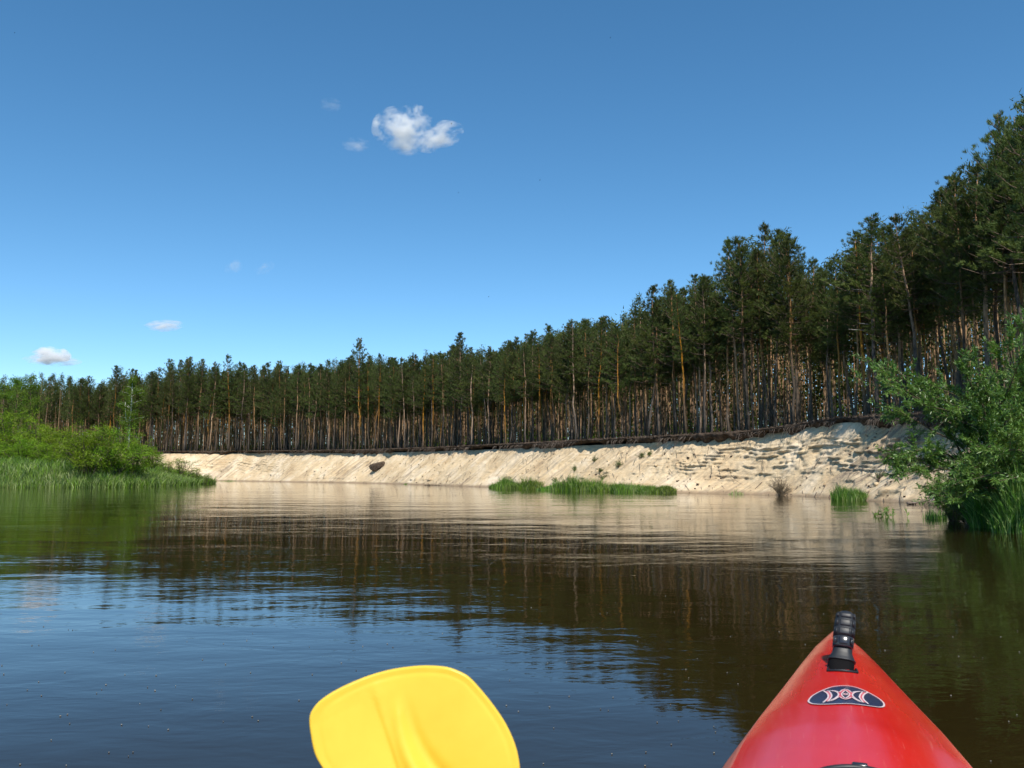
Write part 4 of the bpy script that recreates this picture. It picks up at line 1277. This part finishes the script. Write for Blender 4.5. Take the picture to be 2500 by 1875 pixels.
link('decal_red_lines', rb_.mesh('decal_red_lines', M['decal_red']), decal)

# carry handle: rubber grip on a flexible neck that leaves a pocket in the deck
def kw2l(p): 
    q = np.asarray(p)[:2] - np.array(kay.location[:2]); return np.array([q[0] * math.cos(KA) - q[1] * math.sin(KA), q[0] * math.sin(KA) + q[1] * math.cos(KA)])
base_front = kw2l(at_z(2057, 1637, .445))       # lip of the pocket
hx = base_front[0]; hy = base_front[1]
hz = float(deck_z(np.array([hx]), np.array([hy]))[0])
han = link('carry_handle', None, kay); han.location = (hx, hy, hz); han.rotation_euler = (math.radians(-8), math.radians(5), math.radians(-1))
# neck + grip along a rising axis (local: y forward, z up)
def loft(secs, n=20, sq=.55):
    vs = []
    for (cx_, cy_, cz_, rx, ry, tilt, e) in secs:
        a = np.arange(n) * 2 * PI / n
        x = np.sign(np.cos(a)) * np.abs(np.cos(a)) ** e * rx; y = np.sign(np.sin(a)) * np.abs(np.sin(a)) ** e * ry
        z = -y * math.sin(tilt); y = y * math.cos(tilt)
        vs.append(np.stack([x + cx_, y + cy_, z + cz_], -1))
    V = np.concatenate(vs); k = len(secs); q = []
    for a in range(k - 1):
        b = np.arange(n); b2 = (b + 1) % n; q.append(np.stack([a * n + b, a * n + b2, (a + 1) * n + b2, (a + 1) * n + b], -1))
    return V, [np.concatenate(q), np.arange(n)[::-1][None].copy(), (np.arange(n) + (k - 1) * n)[None]]
ax0 = np.array([-.004, .085, .020]); axd = np.array([.045, .30, .80]); axd /= np.linalg.norm(axd); TL = math.atan2(axd[1], axd[2])
def sec(s_, rx, ry, e=.7, dx=0): p = ax0 + axd * s_; return (p[0] + dx, p[1], p[2], rx, ry, TL, e)
mb = MB()
secs = []
for k in range(15):                                  # corrugated flaring neck
    s_ = .006 + k * .0032; rx = np.interp(k, [0, 4, 9, 14], [.046, .038, .031, .029]) + (.0026 if k % 2 else 0)
    secs.append(sec(s_, rx, rx * .75))
mb.add(*loft(secs)); link('neck', mb.mesh('neck', M['black'], False), han)
mb = MB(); mb.add(*loft([sec(-.055, .044, .05), sec(-.03, .043, .042), sec(-.008, .043, .034), sec(.012, .040, .028)], 20)); link('neck_hollow_shade', mb.mesh('neck_hollow_shade', M['black_matt'], True), han)  # solid near-black body, the hollow's shade put into its colour
mb = MB(); mb.add(*loft([sec(.050, .029, .030), sec(.054, .034, .036), sec(.086, .035, .036), sec(.090, .032, .034)]))
link('collar', mb.mesh('collar', M['black_gloss'], True), han)
mb = MB()
g = [(.089, .026, .023)]
for k, (a, b, w_) in enumerate([(.091, .118, .036), (.121, .147, .036), (.150, .170, .034)]):
    g += [(a, w_, .038), (b, w_ - .001, .038), (b + .0012, w_ - .0022, .036)]
g += [(.174, .025, .024), (.182, .019, .018), (.186, .010, .010)]
mb.add(*loft([sec(a, b, c, .62) for a, b, c in g])); link('grip', mb.mesh('grip', M['black'], False), han)
for k, s_ in enumerate((.071, .104, .134, .160)):       # raised centre panels on the side that faces us
    p = ax0 + axd * s_; c_, n_ = math.cos(-TL), math.sin(-TL)
    Rm = np.array([[1, 0, 0], [0, c_, -n_], [0, n_, c_]])
    fr_ = Rm @ np.array([0, -1.0, 0])
    ln = [.026, .022, .021, .014][k]
    v, f = box(p + fr_ * .037, (.034 if k else .028, .007, ln), Rm)
    mb2_ = MB(); mb2_.add(v, f)
    o = link('panel', mb2_.mesh('panel', M['black_gloss'] if k == 0 else M['black']), han)
    bv = o.modifiers.new('bevel', 'BEVEL'); bv.width = .0025; bv.segments = 2
    for sx_ in (-1, 1):
        v, f = box(p + fr_ * .034 + np.array([sx_ * .0262, 0, 0]), (.007, .006, ln * .9), Rm); m3 = MB(); m3.add(v, f)
        o = link('rib', m3.mesh('rib', M['black_gloss'] if k == 0 else M['black']), han)
# pocket: flat black sheet on the deck painted as the recess's shade, with a rim
me = strip_on_deck(np.array([(hx, hy + t) for t in np.linspace(.002, .14, 14)]), .088, .0025, 'pocket_shade', M['black_matt'], kay)
# narrow towards the neck
co = np.zeros(len(me.vertices) * 3, np.float32); me.vertices.foreach_get('co', co); co = co.reshape(-1, 3)
k = np.interp(co[:, 1], [hy, hy + .06, hy + .14], [1.0, .82, .75]); co[:, 0] = hx + (co[:, 0] - hx) * k
me.vertices.foreach_set('co', co.ravel()); me.update()
pocket_shade = link('pocket_shade', me, kay)
me = tube([(hx - .044, hy + .05, deck_z(np.array([hx - .05]), np.array([hy + .05]))[0] + .004), (hx - .047, hy, deck_z(np.array([hx - .047]), np.array([hy]))[0] + .004), (hx, hy - .006, hz + .005), (hx + .047, hy, deck_z(np.array([hx + .047]), np.array([hy]))[0] + .004), (hx + .044, hy + .05, deck_z(np.array([hx + .05]), np.array([hy + .05]))[0] + .004)], .0042, 6)
mb = MB(); mb.add(*me); link('pocket_rim', mb.mesh('pocket_rim', M['black'], True), pocket_shade)

# hatch rim at the bottom of the frame
ht = kw2l(at_z(2100, 1877, .44))
rx_, ry_ = .13, .15
ang_ = np.linspace(0, 2 * PI, 64, endpoint=False)
cx_, cy_ = ht[0], ht[1] - ry_
E2 = np.stack([cx_ + rx_ * np.cos(ang_), cy_ + ry_ * np.sin(ang_)], 1)
Pth = [(a, b, deck_z(np.array([a]), np.array([b]))[0] + .012) for a, b in E2]
Pth.append(Pth[0]); Pth.append(Pth[1])
mb = MB(); mb.add(*tube(Pth, .007, 8, False))
hr = link('hatch_rim', mb.mesh('hatch_rim', M['black'], True), kay)
R0 = [np.array([[cx_ + (a - cx_) * f_, cy_ + (b - cy_) * f_] for a, b in E2]) for f_ in (.97, .7, .4, .1)]
V = np.concatenate([np.concatenate([r_, deck_z(r_[:, 0], r_[:, 1])[:, None] + .007], 1) for r_ in R0]); f = []
for k in range(3):
    i = np.arange(64); j = (i + 1) % 64; f.append(np.stack([k * 64 + i, k * 64 + j, (k + 1) * 64 + j, (k + 1) * 64 + i], -1))
me = make_mesh('hatch_cover', V, [np.concatenate(f), (np.arange(64) + 192)[None]], True); me.materials.append(M['black_matt'])
link('hatch_cover', me, kay)
v, f = box((ht[0], ht[1] + .006, deck_z(np.array([ht[0]]), np.array([ht[1]]))[0] + .014), (.034, .018, .013)); mb = MB(); mb.add(v, f)
o = link('hatch_tab', mb.mesh('hatch_tab', M['black_gloss']), hr); bv = o.modifiers.new('bevel', 'BEVEL'); bv.width = .004; bv.segments = 2

# ------------------------------------------------------------------ paddle
PD = .98                                           # distance of the blade
pc = at_y(700 + 1080 * .2939, 1550 + 760 * .2939 + 14, PD)
pad = thing('paddle', 'yellow plastic kayak paddle blade raised in front of the camera', 'paddle', pc)
px_ = .2939 / F * PD * .97
tb_ = math.radians(14)                             # blade leans back from us
def bl(cx, cy): return np.array([(cx - 1080) * px_, -(cy - 760) * px_ / math.cos(tb_)])
OUT = [(560, 1300), (390, 1106), (260, 940), (203, 770), (185, 660), (207, 588), (270, 518), (400, 440), (600, 360), (800, 305), (1000, 272), (1150, 260), (1300, 265), (1400, 290), (1500, 337), (1600, 430), (1700, 540), (1800, 670), (1868, 790), (1910, 900), (1930, 1010), (1926, 1110), (1890, 1270), (1810, 1450), (1680, 1650), (1570, 1780), (1470, 1790), (1300, 1735), (1050, 1640), (780, 1490)]
Pb = np.array([bl(*p) for p in OUT]); Q = np.vstack([Pb[-2:], Pb, Pb[:3]]); c = catmull(Q, 6); ob = c[12:12 + len(Pb) * 6]
cb = ob.mean(0)
s0 = bl(870, 420); s1 = bl(1430, 1360); sv = (s1 - s0); sl = np.linalg.norm(sv); sv /= sl; sn = np.array([-sv[1], sv[0]])
m0 = bl(655, 380); m1 = bl(960, 1106); mv = (m1 - m0) / np.linalg.norm(m1 - m0); mn = np.array([-mv[1], mv[0]])
def blade_d(P, fr):
    """depth towards the viewer"""
    rel_ = P - s0; al = rel_ @ sv; ac = rel_ @ sn + .02 * np.sin(np.clip(al / sl, 0, 1) * 3)
    g = np.clip(al / sl, 0, 1.2)
    wd = .006 + .006 * g
    ridge = .010 * g ** .8 * np.exp(-(ac / wd) ** 2) - .005 * g * np.exp(-((ac - wd * 1.9) / (wd * .9)) ** 2)
    ridge = ridge * np.clip(al / .03, 0, 1)
    cup = -.010 * np.exp(-(ac / .06) ** 2) + .12 * (np.clip(al, -.1, 1) - .06) ** 2
    r2_ = (P - m0); al2 = r2_ @ mv; ac2 = r2_ @ mn
    crease = .0011 * np.tanh(ac2 / .0016) * np.clip(al2 / .02, 0, 1)
    rim = .0006 * np.exp(-((1 - fr) / .035) ** 2) - .0004 * np.exp(-((1 - fr - .085) / .022) ** 2)
    return cup + ridge + crease + rim
fr = np.concatenate([[1.0, .995, .985, .97, .955, .94, .925, .91, .895, .88, .86], np.linspace(.84, .02, 46)])
cpb = s0 + sv * .075
front_r = []; back_r = []
for f_ in fr:
    P = cpb + (ob - cpb) * f_; d = blade_d(P, f_)
    edge = .0022 * min(1, ((1 - f_) / .015)) ** .5
    y_ = P[:, 1]
    front_r.append(np.stack([P[:, 0], -(d + edge) + y_ * math.sin(tb_), y_ * math.cos(tb_)], -1))
    back_r.append(np.stack([P[:, 0], -(d - edge - .0006) + y_ * math.sin(tb_), y_ * math.cos(tb_)], -1))
no = len(ob); nf = len(fr)
V = np.concatenate(front_r + back_r); f = []
i = np.arange(no); j = (i + 1) % no
for k in range(nf - 1):
    f.append(np.stack([k * no + i, (k + 1) * no + i, (k + 1) * no + j, k * no + j], -1))
    b0 = (nf + k) * no; b1 = (nf + k + 1) * no
    f.append(np.stack([b0 + i, b0 + j, b1 + j, b1 + i], -1))
f.append(np.stack([i, j, nf * no + j, nf * no + i], -1))
me = make_mesh('blade', V, [np.concatenate(f), (np.arange(no) + (nf - 1) * no)[::-1][None].copy(), (np.arange(no) + (2 * nf - 1) * no)[None].copy()], True)
me.materials.append(M['yellow'])
link('blade', me, pad)
a0 = s0 + sv * (sl * .93); a1 = s0 + sv * (sl + .62)
def b3(P, d=0): return np.array([P[0], -d + P[1] * math.sin(tb_), P[1] * math.cos(tb_)])
mb = MB(); mb.add(*tube([b3(a0, .01), b3(s0 + sv * (sl + .05), .02), b3(s0 + sv * (sl + .1), .02)], [.012, .017, .0165], 16)); link('blade_socket', mb.mesh('blade_socket', M['yellow'], True), pad)
mb = MB(); mb.add(*tube([b3(s0 + sv * (sl + .09), .02), b3(a1, .03)], [.0148, .0148], 16)); link('shaft', mb.mesh('shaft', M['shaft'], True), pad)

# ------------------------------------------------------------------ clouds
def cloud_mat(name, dens, scale, cut, seedoff, aniso=0.0):
    m, nt, out = mat(name)
    tc = N(nt, 'ShaderNodeTexCoord')
    mp_ = N(nt, 'ShaderNodeMapping'); mp_.inputs['Location'].default_value = seedoff; nt.links.new(tc.outputs['Object'], mp_.inputs[0])
    n = NOISE(nt, mp_.outputs[0], scale, 4, .58, .2)
    ln = N(nt, 'ShaderNodeVectorMath', operation='LENGTH'); nt.links.new(tc.outputs['Object'], ln.inputs[0])
    # object space is a unit ball: density fades towards its surface
    f = MATH(nt, 'SUBTRACT', MATH(nt, 'ADD', MATH(nt, 'SUBTRACT', 1.0, ln.outputs['Value']), MATH(nt, 'MULTIPLY', MATH(nt, 'SUBTRACT', n.outputs[0], .5), 3.4)), cut)
    d = MATH(nt, 'MULTIPLY', MATH(nt, 'MAXIMUM', f, 0.0), dens)
    pv = N(nt, 'ShaderNodeVolumePrincipled'); pv.inputs['Color'].default_value = (1, 1, 1, 1); pv.inputs['Anisotropy'].default_value = aniso
    nt.links.new(d, pv.inputs['Density']); nt.links.new(pv.outputs[0], out.inputs['Volume'])
    return m
def ball():
    mb = MB(); a, b = np.meshgrid(np.linspace(0, 2 * PI, 24, endpoint=False), np.linspace(0, PI, 14))
    V = np.stack([np.cos(a) * np.sin(b), np.sin(a) * np.sin(b), np.cos(b)], -1)
    q = []
    for k in range(13):
        i = np.arange(24); j = (i + 1) % 24; q.append(np.stack([k * 24 + i, k * 24 + j, (k + 1) * 24 + j, (k + 1) * 24 + i], -1)[:, ::-1])
    mb.add(V.reshape(-1, 3), np.concatenate(q)); return mb
CY = 1500.0
def puff(u, v, ru, rv, dens, scale, cut, so, parent=None, tilt=0.0, name='cloud_puff', **kw):
    p = at_y(u, v, CY); k = CY / F
    me = ball().mesh(name, cloud_mat(name, dens, scale, cut, so))
    o = link(name, me, parent, **kw)
    o.location = p - (np.array(parent.location) if parent else 0); o.scale = (ru * k, max(ru, rv) * k * .8, rv * k); o.rotation_euler = (0, -tilt, 0)
    return o
def cloud(u, v, label):
    return thing('cloud', label, 'cloud', at_y(u, v, CY))
c1 = cloud(1010, 325, 'largest white cloud, puffy with a tail to its right, high in the middle-left sky')
puff(975, 315, 72, 58, .10, 1.7, .34, (3, 1, 2), c1)
puff(1010, 298, 50, 46, .07, 1.9, .34, (1, 5, 2), c1)
puff(1068, 334, 72, 33, .07, 1.7, .24, (7, 1, 4), c1, .28)
puff(990, 352, 56, 30, .03, 1.6, .3, (2, 8, 1), c1)
c2 = cloud(120, 870, 'small flat-bottomed white cloud low over the trees at the left')
puff(122, 868, 50, 24, .15, 1.3, .08, (5, 2, 9), c2)
puff(128, 880, 70, 13, .05, 1.4, .1, (6, 3, 3), c2)
c3 = cloud(402, 795, 'thin streak cloud right of and above the low left cloud')
puff(402, 795, 52, 13, .07, 1.5, .08, (8, 8, 3), c3, .06)
c4 = cloud(570, 650, 'faint smallest wisp in the left sky beneath the main cloud')
puff(570, 651, 26, 18, .018, 1.5, .15, (2, 2, 8), c4, .5)
c5 = cloud(645, 655, 'very faint wisp just right of the small left wisp')
puff(645, 655, 28, 15, .010, 1.5, .15, (4, 2, 8), c5, .5)
c6 = cloud(865, 352, 'small faint wisp at the lower left of the main cloud')
puff(870, 353, 38, 18, .016, 1.6, .12, (9, 2, 1), c6)
c7 = cloud(808, 256, 'faint wisp at the upper left of the main cloud')
puff(808, 256, 32, 16, .010, 1.6, .15, (1, 2, 5), c7)

# ------------------------------------------------------------------ mayflies and water debris
def mayfly(u, v, y, s_, k, lab):
    mb = MB(); mb.add(*tube([(-.5 * s_, 0, 0), (0, 0, .05 * s_), (.5 * s_, 0, .1 * s_)], [.05 * s_, .10 * s_, .06 * s_], 6))
    V = np.array([(0, 0, .1), (.25, .25, .7), (-.25, .3, .65), (0, 0, .1), (.25, -.25, .7), (-.25, -.3, .65)]) * s_
    mb.add(V, np.array([[0, 1, 2], [3, 4, 5]]))
    o = link('flying_insect', mb.mesh('flying_insect', M['black_matt']), label=lab, category='insect'); o.location = at_y(u, v, y); o.rotation_euler = (0, 0, k)
for k, (u, v, y, s_, lab) in enumerate([(1102, 303, 6, .012, 'dark flying insect speck at the right tip of the main cloud'), (1318, 441, 6, .016, 'largest insect speck, in open sky right of the main cloud'),
        (36, 81, 6, .011, 'insect speck in the upper left corner of the sky'), (1490, 93, 6, .010, 'insect speck near the top centre-right of the sky'), (1120, 471, 7, .010, 'insect speck below right of the main cloud'),
        (1193, 725, 7, .010, 'insect speck low in the sky over the middle of the wood'), (1161, 631, 7, .009, 'insect speck between the main cloud and the treetops')]):
    mayfly(u, v, y, s_, k * 1.3, lab)
mb = MB()
for k in range(260):
    u = r5.uniform(0, 2500); v = 1230 + 645 * r5.random() ** 1.2
    p = at_z(u, v, .003); s_ = r5.uniform(.0018, .0042)
    v_, f_ = box(p, (s_ * 1.6, s_, .004)); mb.add(v_, f_)
link('floating_specks', mb.mesh('floating_specks', simple('floating_fluff', (.03, .025, .02), (.35, .33, .28), 3)), kind='stuff', label='tiny bits of fluff and plant matter floating on the water', category='debris')
